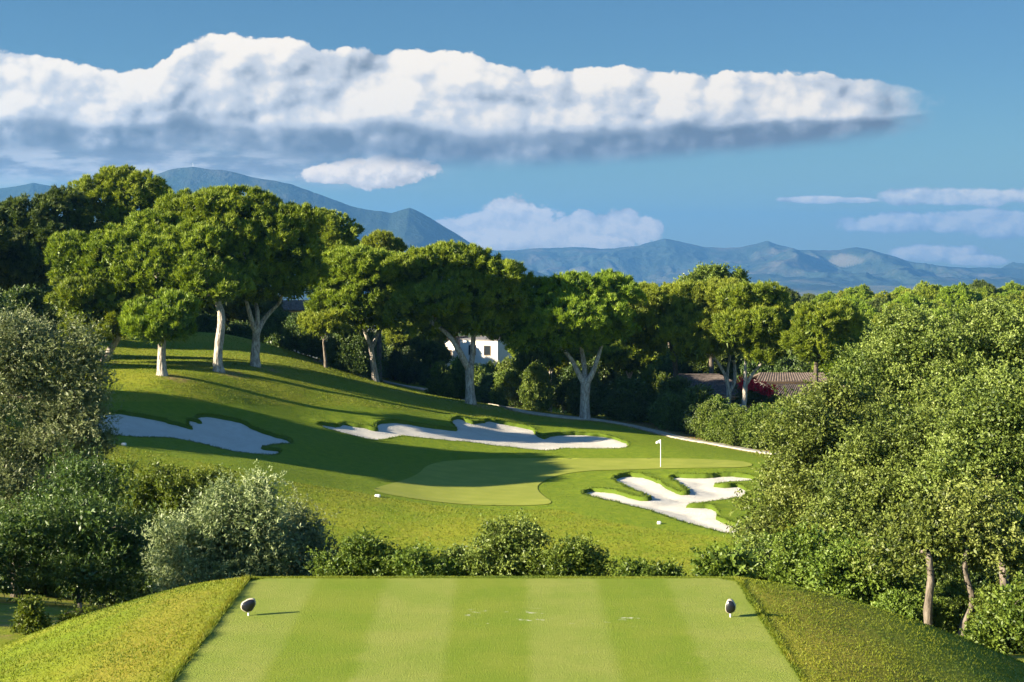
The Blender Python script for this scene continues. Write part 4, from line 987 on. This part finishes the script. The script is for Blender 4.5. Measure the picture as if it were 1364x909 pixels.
def cottage():
    d = 212.; g = W(388, 430, d); z0 = float(height(g[0], d))
    e = empty('cottage', (g[0], d, z0), RAD(12)); tag(e, 'orange walled house glimpsed under the forked limbs on the hillside', 'house')
    top = W(388, 412, d)[2]-z0
    box('wall', (-2.6, 2.4, -2.5, 3.5, -1., top), OCHRE, e)
    box('garden_wall', (-4.5, 3.0, -4.0, -3.7, -1., top-2.3), WHITE, e)
    tile_slope('roof', (-2.9,-2.9,top-.05), (2.7,-2.9,top-.05), (2.7,.5,top+1.1), (-2.9,.5,top+1.1), TILE2, e)
    tile_slope('roof', (2.7,3.9,top-.05), (-2.9,3.9,top-.05), (-2.9,.5,top+1.1), (2.7,.5,top+1.1), TILE2, e)
    for x in (-1.2, 1.): window(e, x, top-1.9, .8, 1.1, -2.5)
cottage()
for px, d, sx, sz in [(588,200,1.1,1.5),(610,203,1.1,1.7),(634,201,1.1,1.35),(655,203,1.1,1.55),(676,200,1.1,1.75)]:
    w = W(px, 480, d); shrub_at(1, w[0], d, sx, sz, 'green garden shrub in front of the white villa', 'shrubs before the villa')
# bougainvillea
g = W(1012, 514, 176.); gz = float(height(g[0], 176.)); r = np.random.default_rng(5)
L = [lobe(1003,514,20,9,176.,np.array([g[0],176.,gz]),0,.8),lobe(1022,518,16,8,176.,np.array([g[0],176.,gz]),0,.8),lobe(992,510,10,7,176.,np.array([g[0],176.,gz]),0,.8)]
e = plant('bougainvillea', (g[0], 176., gz), 'red flowering bougainvillea against the tiled roofs', 'flowering shrub', leaf_crown(sub_lobes(L, 5, r), r, spacing=.50, clump=.20, twigs=4, per=7, ll=.12, lw=.09, tl=.30), RED,
      [[(0,0,-.2,.09),(.1,0,1.2,.07),(0,.1,2.6,.05)],[(0,.05,1.,.05),(-1.2,0,2.6,.03)],[(0,.05,1.4,.05),(1.4,0,2.6,.03)]], DARKBARK, crown_name='flowers', trunk_name='stems')
L2 = [(l[0]*1.1+.2, l[1]+.5, l[2]-.9-.5*i, l[3]*1.2, l[4], l[5]*1.4) for i, l in enumerate(L)]
V, F, tint = leaf_crown(sub_lobes(L2, 5, r), r, spacing=.4, clump=.22, twigs=4, per=8, ll=.15, lw=.08, tl=.3); mesh('foliage', V, F, MASTIC, e, face_attr={'tint': tint})
# tall thin tree with open twiggy top behind the pines
broad('loose open crowned tree sticking up above the wood with bare twigs', 'tree', 948, 200,
      [(925,385,24,16,0),(950,372,20,12,0),(930,368,12,8,0),(978,380,16,14,0),(948,400,40,18,0),(985,395,18,16,0),(940,362,9,5,0),(962,362,8,5,0),(983,368,8,5,0),(910,395,16,12,0)], SHRUB, 70,
      [[(948,520,4,0),(947,450,3,0),(946,410,2.2,0)]], DARKBARK, spacing=.55, clump=.3, twigs=5, per=9, ll=.30, lw=.13, tl=.7, sub=5)

# --- things on the course
METAL = plain('painted_white_metal', (.78, .76, .72), .5, .03)
CLOTH = plain('flag_cloth', (.80, .78, .74), .9, .04)
def flagstick():
    g = ground_hit(880, 622.5, lo=110, fn=height); x, y, z = g
    e = empty('flagstick', (x, y, z+.03)); tag(e, 'white flagstick with a small flag standing on the green', 'flagstick')
    V, F = tube([[(0,0,-.02,.028),(0,0,1.1,.026),(0,0,2.18,.022)]], 8, 1, 0.); mesh('pole', V, F, METAL, e, smooth=True)
    u = np.linspace(0, 1, 12); v = np.linspace(0, 1, 7); U, Vv = np.meshgrid(u, v)
    X = -.02-.36*U; Z = 2.16-.30*Vv*(1-.45*U)-.16*U**1.5; Y = .05*np.sin(U*6+Vv*1.5)*U
    idx = np.arange(84).reshape(7, 12); F = np.c_[idx[:-1, :-1].ravel(), idx[:-1, 1:].ravel(), idx[1:, 1:].ravel(), idx[1:, :-1].ravel()]
    P = np.c_[X.ravel(), Y.ravel(), Z.ravel()]; o = mesh('flag', P, F, CLOTH, e, smooth=True)
    so_ = o.modifiers.new('thick', 'SOLIDIFY'); so_.thickness = .006
    V, F = tube([[(0,0,-.012,.075),(0,0,-.004,.075),(0,0,.004,.07)]], 16, 1, 0.); mesh('cup', V, F, METAL, e)
flagstick()
DARKPAINT = plain('black_varnish', (.012, .012, .018), .28, .3, 9., .5)
RIMWOOD = plain('pale_cut_wood', (.44, .38, .30), .6, .12, 14.)
def tee_marker(px, py, yaw, tilt, rx, rz, th, label, shape):
    d = 4.82/((py-305)/FPX)*1.0; w = W(px, py, d); z = float(tee_plane(d))
    e = empty('tee_marker', (w[0], d, z+.007), yaw); tag(e, label, 'tee marker', 'tee markers')
    n = 28; an = np.linspace(0, 2*np.pi, n, endpoint=False)
    rr = 1+.06*np.sin(3*an+shape)+.05*np.sin(2*an+shape*2)+.02*np.sin(7*an)
    rings = [(-th*.5, .90), (-th*.42, .985), (-th*.2, 1.), (th*.3, 1.), (th*.46, .96), (th*.5, .86)]
    V = []; zc_ = rz+.05
    for y, s in rings:
        for k in range(n):
            a = rx*s*rr[k]*np.cos(an[k]); b = rz*s*rr[k]*np.sin(an[k])
            V.append((a*np.cos(tilt)-b*np.sin(tilt), y, zc_+a*np.sin(tilt)+b*np.cos(tilt)))
    m_ = len(rings); F = [[j*n+k, j*n+(k+1) % n, (j+1)*n+(k+1) % n, (j+1)*n+k] for j in range(m_-1) for k in range(n)]
    body = mesh('log_slice', V+[(0, -th*.5, zc_), (0, th*.5, zc_)], F+[[(m_-1)*n+k, (m_-1)*n+(k+1) % n, m_*n+1] for k in range(n)], RIMWOOD, e, smooth=True)
    Vf = [(.93*(p[0]), p[1]-.004, zc_+.93*(p[2]-zc_)) for p in V[:n]]
    Vm = [(.97*(p[0]), p[1]-.003+.004, zc_+.97*(p[2]-zc_)) for p in V[:n]]
    mesh('face', Vf+Vm+[(0, -th*.5-.007, zc_)], [[k, 2*n, (k+1) % n] for k in range(n)]+[[n+k, k, (k+1) % n, n+(k+1) % n] for k in range(n)], DARKPAINT, body, smooth=True)
    V2, F2 = tube([[(0,0,-.05,.010),(0,0,.03,.011),(0,0,.075,.012)]], 8, 3, 0.); mesh('peg', V2, F2, METAL, e, smooth=True)
tee_marker(331, 821, RAD(8), RAD(38), .096, .080, .050, 'tilted dark wooden tee marker at the left side of the tee', 1.)
tee_marker(973, 823, RAD(-10), RAD(0), .068, .083, .085, 'round black faced tee marker with pale rim at the right side of the tee', 2.4)
STONE = plain('white_stone', (.72, .70, .66), .8, .1, 8.)
def small_block(px, py, w_, h_, label, name, lo=88):
    g = ground_hit(px, py, lo=lo, fn=height); e = np.array(g); n = 10; V, F = [], []
    an = np.linspace(0, 2*np.pi, 14, endpoint=False)
    for zz, s in ((-.05, .95), (.0, 1.), (h_*.6, 1.), (h_*.9, .86), (h_, .55)):
        V += [(w_*.5*s*np.sign(np.cos(a))*abs(np.cos(a))**.6, w_*.42*s*np.sign(np.sin(a))*abs(np.sin(a))**.6, zz) for a in an]
    for j in range(4): F += [[j*14+k, j*14+(k+1) % 14, (j+1)*14+(k+1) % 14, (j+1)*14+k] for k in range(14)]
    F.append(list(range(56, 70)))
    o = mesh(name, V, F, STONE, loc=e, smooth=False); tag(o, label, 'marker stone')
small_block(503, 662, .40, .16, 'small white marker block at the left front edge of the green', 'marker_block')
small_block(165, 593, .34, .15, 'small white marker block under the left bunker beside the olive', 'marker_block')
small_block(878, 698, .26, .16, 'small rounded white stone in the grass below the right bunker', 'marker_stone')
# lattice mast on the skyline and the aerial on the summit
def mast(px, py, py2, d, label):
    w = W(px, py, d); h = (py-py2)/FPX*d; z = float(w[2]); b = h*.07
    e = empty('lattice_mast', (w[0], d, z)); tag(e, label, 'mast')
    rb = h*.010
    lg = [[(sx*b, sy*b, -h*.6, rb), (sx*b*.55, sy*b*.55, h*.45, rb), (sx*b*.2, sy*b*.2, h, rb)] for sx in (-1, 1) for sy in (-1, 1)]
    for p_ in lg: V, F = tube([p_], 5, 1, 0.); mesh('leg', V, F, METAL, e)
    br = []
    for j in range(10):
        z0, z1 = h*(j/10), h*((j+1)/10); a0, a1 = b*(.8-.6*j/10), b*(.8-.6*(j+1)/10)
        br += [[(-a0,-a0,z0,rb*.6),(a1,-a1,z1,rb*.6)],[(a0,-a0,z0,rb*.6),(-a1,-a1,z1,rb*.6)],[(-a0,a0,z0,rb*.6),(a1,a1,z1,rb*.6)]]
    V, F = tube(br, 4, 1, 0.); mesh('bracing', V, F, METAL, e)
mast(911, 388, 364, 620., 'thin pale lattice mast on the skyline above the wood')
mast(257, 222, 217, 9000., 'tiny aerial mast on the summit of the big blue mountain')

# --- long grass on the banks of the tee
def tufts(n, x0, x1, y0, y1, seed, h=(.012, .030), keep=None):
    r = np.random.default_rng(seed); x = r.uniform(x0, x1, n); y = r.uniform(y0, y1, n)
    ok = ~((x > TX0+.02) & (x < TX1-.02) & (y < TY1-.02))
    if keep is not None: ok &= keep(x, y, r)
    x, y = x[ok], y[ok]; n = len(x); z = base_height(x, y)
    a = r.uniform(0, 6.28, n); hh = r.uniform(*h, n)*(.6+.8*fbm(x/.5, y/.5, 2, seed)); wd = r.uniform(.004, .009, n)
    c = np.c_[x, y, z-.005]; s = np.c_[np.cos(a), np.sin(a), 0*a]*wd[:, None]
    lean = np.c_[r.normal(0, .5, n), r.normal(0, .5, n), np.ones(n)]*hh[:, None]
    V = np.stack([c-s, c+s, c+lean], 1).reshape(-1, 3)
    side = np.maximum(TX0-x, x-TX1) > 0
    tint = np.clip(.1+.75*(fbm(x/.9, y/.9, 4, 12)-.25)+.42*side*np.exp(-np.maximum(np.maximum(TX0-x, x-TX1), 0)/.9)*fbm(x/.4+9, y/.4, 3, 2)*1.4+.35*(r.random(n)-.5), 0, 1)
    return V, tint
def far_tufts(n, seed):
    r = np.random.default_rng(seed); y = r.uniform(91, 174, n); x = r.uniform(-1, 1, n)*(y*.325); ok = np.ones(n, bool)
    for P in BUNK+[GREEN, np.vstack([pa, pb[::-1]])]:
        lo, hi = P.min(0)-1, P.max(0)+1; k = np.nonzero((x > lo[0]) & (x < hi[0]) & (y > lo[1]) & (y < hi[1]))[0]
        d, ins, _, _ = poly_dist(P, x[k], y[k]); ok[k] &= ~ins & (d > .05)
    x, y = x[ok], y[ok]; d, ins, _, _ = poly_dist(COLLAR, x, y); lush = ins
    keep = ~ins | (r.random(len(x)) < .5); x, y, lush = x[keep], y[keep], lush[keep]; n = len(x)
    return blades(x, y, np.where(lush, .05, .085), np.where(lush, .022, .030), r, np.where(lush, .12, .26+.35*(fbm(x/3, y/3, 4, 12)-.3)))
def blades(x, y, hh, wd, r, tint):
    n = len(x); z = height(x, y); a = r.uniform(0, 6.28, n); hh = hh*r.uniform(.6, 1.4, n); wd = wd*r.uniform(.6, 1.3, n)
    c = np.c_[x, y, z-.01]; s = np.c_[np.cos(a), np.sin(a), 0*a]*wd[:, None]; lean = np.c_[r.normal(0, .6, n), r.normal(0, .6, n), np.ones(n)]*hh[:, None]
    return np.stack([c-s, c+s, c+lean], 1).reshape(-1, 3), np.clip(tint+.3*(r.random(n)-.5), 0, 1)
def fringe(P, seed):
    r = np.random.default_rng(seed); n = len(P)*16; i = r.integers(0, len(P), n); q = P[i]+r.normal(0, .10, (n, 2)); d, ins, _, _ = poly_dist(P, q[:, 0], q[:, 1]); q = q[~ins]
    return blades(q[:, 0], q[:, 1], np.full(len(q), .12), np.full(len(q), .022), r, np.full(len(q), .15))
BLADE = leaf_mat('bank_grass', (.062, .105, .008), (.155, .185, .012), (.27, .235, .035), trans=.3, rough=.6, spec=.2, hue_var=0.)
parts_ = [tufts(110000, -10, TX0, 14.5, 26, 1), tufts(110000, TX1, 10, 14.5, 26, 2), tufts(30000, TX0-.1, TX1+.1, TY1-.05, TY1+.5, 3, (.012, .028)),
          tufts(9000, TX0-.05, TX0+.05, 15, TY1, 4, (.04, .08)), tufts(5000, TX1-.03, TX1+.06, 15, TY1, 5, (.02, .05))]
parts_ += [far_tufts(260000, 6)]+[fringe(P, 7+i) for i, P in enumerate(BUNK)]
V = np.vstack([p[0] for p in parts_]); tint = np.concatenate([p[1] for p in parts_])
tag(mesh('grass', V, np.arange(len(V)).reshape(-1, 3), BLADE, face_attr={'tint': tint}), 'yellow green grass blades on the tee banks and over the rough', 'grass', kind='stuff')
# scrub wood on the far low hill at the right
r = np.random.default_rng(90); n = 2600; x = r.uniform(150, 1000, n); y = r.uniform(1100, 1650, n); z = base_height(x, y); ok = r.random(n) < .35+.9*(fbm(x/90, y/90, 3, 31)-.35); x, y, z = x[ok], y[ok], z[ok]; n = len(x)
d = unit(r.standard_normal((n, 42, 3))); d[..., 2] = np.abs(d[..., 2]); sz = r.uniform(2.2, 5.5, (n, 1, 1))
p = np.stack([x, y, z], -1)[:, None]+d*sz*r.uniform(.6, 1.05, (n, 42, 1))*np.array([1.2, 1.2, .9]); dr = unit(d+.8*r.standard_normal(d.shape)); s = unit(np.cross(dr, r.standard_normal(d.shape)))
V = np.stack([p-s*sz*.28, p+s*sz*.28, p+dr*sz*.55], 2).reshape(-1, 3)
tag(mesh('woodland', V, np.arange(len(V)).reshape(-1, 3), DARKP, face_attr={'tint': np.clip(np.repeat(r.random(n), 42)*.6+.4*r.random(n*42), 0, 1)}), 'scrubby woodland on the far low hill', 'woodland', kind='stuff')

# ------------------------------------------------------------------ sky, clouds, sun, air, camera
def build_world():
    w = bpy.data.worlds.new('World'); sc.world = w; w.use_nodes = True
    t = NT(w.node_tree); bg = w.node_tree.nodes['Background']
    sky = t.n('ShaderNodeTexSky', sky_type='NISHITA', sun_disc=False, sun_elevation=SUN_EL, sun_rotation=SUN_AZ, altitude=200.)
    sky.air_density = SKY['air']; sky.dust_density = SKY['dust']; sky.ozone_density = SKY['ozone']
    base = t.mix(1., sky.outputs[0], SKY['tint'], 'MULTIPLY')
    d = t.sep(t.n('ShaderNodeTexCoord').outputs['Generated'])
    base = t.mix(t.step(d[2], .0, .13, 1., 0.), base, t.mix(1., base, (1.22, 1.16, 1.06), 'MULTIPLY'))
    # sky brightened overhead and behind the viewer, added to lift ambient fill
    sky_fill = t.m('MAXIMUM', t.step(d[2], .22, .6), t.mul(t.step(d[1], .1, -.5), t.step(d[2], .02, .2)))
    base = t.mix(sky_fill, base, t.mix(1., base, SKY['sky_fill'], 'MULTIPLY'))
    yy = t.m('MAXIMUM', d[1], .05)
    u = t.mad(t.m('DIVIDE', d[0], yy), FPX, UC); v = t.mad(t.m('DIVIDE', d[2], yy), -FPX, HY)   # direction as tangent-plane degrees of arc
    ahead = t.step(u, -690., -400.)
    def curve(x, pts, x0, x1, y0, y1):
        c = t.n('ShaderNodeFloatCurve'); m = c.mapping.curves[0]
        P = [((a-x0)/(x1-x0), (b-y0)/(y1-y0)) for a, b in pts]
        m.points[0].location = P[0]; m.points[1].location = P[-1]
        for p in P[1:-1]: m.points.new(*p)
        for p in m.points: p.handle_type = 'AUTO_CLAMPED'
        c.mapping.update()
        t.link(t.lin(x, x0, x1), c.inputs['Value'])
        return t.mad(c.outputs[0], y1-y0, y0)
    # billowing height field of a cumulus, as a group so that it can be read twice: here and a little nearer the sun
    g = bpy.data.node_groups.new('billow', 'ShaderNodeTree')
    g.interface.new_socket('Vector', in_out='INPUT', socket_type='NodeSocketVector')
    g.interface.new_socket('Height', in_out='OUTPUT', socket_type='NodeSocketFloat')
    g.interface.new_socket('Soft', in_out='OUTPUT', socket_type='NodeSocketFloat')
    q = NT(g); gi = q.n('NodeGroupInput'); go = q.n('NodeGroupOutput')
    wn = q.noise(gi.outputs[0], 1/60., 7., .6, out=1)
    p = q.vm('ADD', gi.outputs[0], q.vm('MULTIPLY', q.vm('SUBTRACT', wn, (.5, .5, .5)), (34., 34., 34.)))
    b1 = q.voro(p, 1/110., 'SMOOTH_F1', .25); b2 = q.voro(p, 1/47., 'SMOOTH_F1', .2); b3 = q.voro(p, 1/20., 'SMOOTH_F1', .15); b4 = q.voro(p, 1/9., 'F1')
    f = q.noise(p, 1/22., 6., .62)
    h = q.mad(b1, -.62, 1.05); h = q.mad(b2, -.30, h); h = q.mad(b3, -.16, h); h = q.mad(b4, -.07, h); h = q.mad(f, .36, h); h = q.add(h, .02)
    q.link(h, go.inputs[0])
    hs = q.mad(b1, -.62, 1.05); hs = q.mad(b2, -.36, hs); hs = q.mad(b3, -.12, hs); hs = q.mad(f, .10, hs); q.link(hs, go.inputs[1])
    def billow(du, dv, seed):
        x = t.n('ShaderNodeGroup'); x.node_tree = g
        t.link(t.xyz(t.add(u, du), t.mul(t.add(v, dv), 1.15), seed), x.inputs[0]); return x.outputs
    (h0, s0), (_, s1), (_, s2) = billow(0., 0., 3.), billow(-8., -8., 3.), billow(-26., -24., 3.)
    relief = t.add(t.mul(t.sub(s0, s1), 1.5), t.mul(t.sub(s0, s2), .9))
    soft = t.noise(t.xyz(u, t.mul(v, 2.2), 9.), 1/120., 6., .6)
    fine = t.noise(t.xyz(u, v, 5.), 1/30., 6., .65)
    # the long bank
    top = curve(u, [(-600,70),(-300,45),(-100,62),(0,66),(60,70),(110,84),(165,99),(205,100),(232,76),(290,56),(340,62),(400,66),(432,74),(455,67),(510,60),(560,67),(620,80),(700,98),(770,95),(850,91),(930,103),
                    (1010,101),(1100,111),(1180,113),(1225,121),(1270,132),(1330,140),(1400,150)], -600, 1400, 40, 240)
    bot = curve(u, [(-600,200),(-100,198),(0,192),(200,190),(400,202),(640,212),(760,210),(900,200),(1020,188),(1130,177),(1220,162),(1270,156),(1330,156),(1400,160)], -600, 1400, 40, 240)
    dt = t.add(t.sub(v, top), t.mul(t.mul(t.sub(h0, .52), 46.), t.step(u, 1060., 1265., 1., .22)))
    a_top = t.step(dt, -1., 4.)
    a_bot = t.step(t.add(t.sub(v, bot), t.mul(t.sub(soft, .5), -22.)), -6., 20., 1., 0.)
    bank = t.mul(t.mul(a_top, a_bot), t.step(t.add(u, t.add(t.mul(t.sub(fine, .5), 130.), t.mul(t.sub(h0, .45), 80.))), 1150., 1275., 1., 0.))
    tt = t.m('DIVIDE', t.sub(v, top), t.m('MAXIMUM', t.sub(bot, top), 10.))
    under = t.step(t.add(tt, t.mul(t.sub(s0, .45), .35)), .66, .86)
    lum = t.add(t.mad(relief, .85, .84), t.mul(t.sub(fine, .5), .22))
    lum = t.sub(lum, t.mul(under, .62))
    lum = t.sub(lum, t.mul(t.step(soft, .48, .74), .26))
    lum = t.m('MAXIMUM', t.m('MINIMUM', lum, 1.08), 0.)
    def shade(l):
        c = t.mix(t.step(l, .0, .42), (.150, .172, .198), (.29, .32, .355))
        c = t.mix(t.step(l, .34, .72), c, (.60, .61, .62))
        return t.mix(t.step(l, .66, 1.02), c, (.98, .88, .74))
    # grey layer below the bank on the left, and the small clouds along the horizon
    lay_m = t.mul(t.mul(t.step(v, 150., 196.), t.step(v, 226., 262., 1., 0.)), t.step(u, 330., 660., 1., 0.))
    lay = t.mul(lay_m, t.step(soft, .22, .5, .75, 1.))
    lay_l = t.add(t.mul(t.step(t.noise(t.xyz(u, t.mul(v, 4.2), 2.), 1/110., 5., .6), .36, .66), .50), t.lin(v, 190., 245., .16, .40))
    def billow2(o):
        x = t.n('ShaderNodeGroup'); x.node_tree = g
        t.link(t.xyz(t.mul(t.add(u, o), 2.3), t.mul(t.add(v, o), 2.7), 7.), x.inputs[0]); return x.outputs[0]
    g0 = billow2(0.); rel2 = t.mul(t.sub(g0, billow2(-8.)), 1.5)
    def puff(lst, amp=1.1):
        a = None; l = None
        for cx, cy, rx, ry in lst:
            e = t.add(t.m('POWER', t.m('ABSOLUTE', t.m('DIVIDE', t.sub(u, cx), rx)), 2.), t.m('POWER', t.m('ABSOLUTE', t.m('DIVIDE', t.sub(v, cy), ry)), 2.))
            e = t.sub(1., e); yv = t.m('DIVIDE', t.sub(v, cy), ry)
            a = e if a is None else t.m('MAXIMUM', a, e)
            w_ = t.mul(t.step(e, -.4, .6), t.mad(yv, -.25, .5))
            l = w_ if l is None else t.m('MAXIMUM', l, w_)
        return t.add(a, t.mul(t.sub(t.add(t.mul(g0, .7), t.mul(fine, .3)), .46), amp*3.2)), l
    e1, l1 = puff([(505,228,62,19),(440,232,36,13),(690,296,62,27),(640,304,52,20),(655,318,70,15),(740,310,70,22),(773,293,18,11),(836,300,40,18),(850,312,34,14),(790,325,60,12)])
    e2, l2 = puff([(1225,297,112,13),(1310,290,95,11),(1364,300,90,17),(1180,300,60,10),(1245,338,62,11),(1300,347,45,8),(1500,320,120,26),(1090,266,46,5),(1140,267,30,4),(1280,262,110,12)], .75)
    a1 = t.mul(t.step(e1, .0, .42), .96); a2 = t.mul(t.step(e2, .0, .6), .9)
    c = base
    K = SKY['cloud']
    def lit(col, k): return t.mix(1., col, (k, k, k), 'MULTIPLY')
    c = t.mix(t.mul(lay, ahead), c, lit(shade(lay_l), K*.90))
    lum1 = t.add(t.add(t.mul(l1, .85), t.mul(rel2, .9)), .40)
    c = t.mix(t.mul(a1, ahead), c, lit(t.mix(.45, shade(lum1), (.90, .68, .44)), K*1.3))
    c = t.mix(t.mul(a2, ahead), c, lit(t.mix(.25, shade(t.add(t.add(t.mul(l2, .8), t.mul(rel2, .6)), .42)), (.6, .62, .66)), K*1.1))
    c = t.mix(t.mul(bank, ahead), c, lit(shade(lum), K))
    # only the part of the sky that has clouds in it needs the cloud nodes
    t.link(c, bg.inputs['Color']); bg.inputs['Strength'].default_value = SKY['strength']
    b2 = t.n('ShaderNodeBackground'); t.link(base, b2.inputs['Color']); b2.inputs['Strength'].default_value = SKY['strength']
    win = t.m('MULTIPLY', t.m('GREATER_THAN', d[1], .15), t.m('MULTIPLY', t.m('GREATER_THAN', v, 20.), t.m('LESS_THAN', v, 375.)))
    win = t.m('MULTIPLY', win, t.m('MULTIPLY', t.m('GREATER_THAN', u, -700.), t.m('LESS_THAN', u, 1900.)))
    mx = t.n('ShaderNodeMixShader'); t.link(win, mx.inputs[0]); t.link(b2.outputs[0], mx.inputs[1]); t.link(bg.outputs[0], mx.inputs[2])
    wo = next(n for n in w.node_tree.nodes if n.type == 'OUTPUT_WORLD'); t.link(mx.outputs[0], wo.inputs['Surface'])
    w.cycles.sampling_method = 'MANUAL'; w.cycles.sample_map_resolution = 512
SKY = dict(air=1.0, dust=.1, ozone=4.0, tint=(.275, .37, .415), strength=.05, cloud=5.5, sky_fill=(2.7, 2.5, 2.4))
build_world()

ld = bpy.data.lights.new('sun', 'SUN'); ld.energy = 5.0; ld.angle = RAD(.53); ld.color = (1., .88, .66)
so = bpy.data.objects.new('sun', ld); so.rotation_euler = Vector([float(-v) for v in SUN]).to_track_quat('-Z', 'Y').to_euler(); put(so)

if HAZE:
    m = bpy.data.materials.new('air_haze'); m.use_nodes = True; nt = m.node_tree; nt.nodes.clear()
    o_ = nt.nodes.new('ShaderNodeOutputMaterial'); v_ = nt.nodes.new('ShaderNodeVolumePrincipled')
    v_.inputs['Color'].default_value = (.12, .335, .70, 1); v_.inputs['Density'].default_value = HAZE; v_.inputs['Anisotropy'].default_value = .3
    nt.links.new(v_.outputs[0], o_.inputs['Volume'])
    x0, x1, y0, y1, z0, z1 = -21600, 21600, -2000, 21600, -260, 560
    V = [(x, y, z) for z in (z0, z1) for y in (y0, y1) for x in (x0, x1)]
    hz = mesh('haze', V, [[0,2,3,1],[4,5,7,6],[0,1,5,4],[2,6,7,3],[0,4,6,2],[1,3,7,5]], m)
    tag(hz, 'pale blue haze in the air before the mountains', 'haze', kind='stuff')

cam = bpy.data.cameras.new('camera'); co = bpy.data.objects.new('camera', cam); put(co)
cam.sensor_width = 36.; cam.lens = 36.*FPX/1364; cam.shift_y = -(454.5-HY)/1364; cam.clip_start = .2; cam.clip_end = 80000
co.location = (0, 0, CAMZ); co.rotation_euler = (RAD(90), 0, 0); sc.camera = co
vs = sc.view_settings; vs.view_transform = 'Standard'; vs.look = 'None'; vs.exposure = EXPO; vs.gamma = 1.; vs.use_curve_mapping = False
cy = sc.cycles
cy.max_bounces = 6; cy.diffuse_bounces = 3; cy.glossy_bounces = 2; cy.transmission_bounces = 3; cy.transparent_max_bounces = 8; cy.volume_bounces = 1
cy.use_denoising = True; cy.denoiser = 'OPENIMAGEDENOISE'; cy.use_adaptive_sampling = True; cy.adaptive_threshold = .012
cy.caustics_reflective = False; cy.caustics_refractive = False
sc.render.film_transparent = False
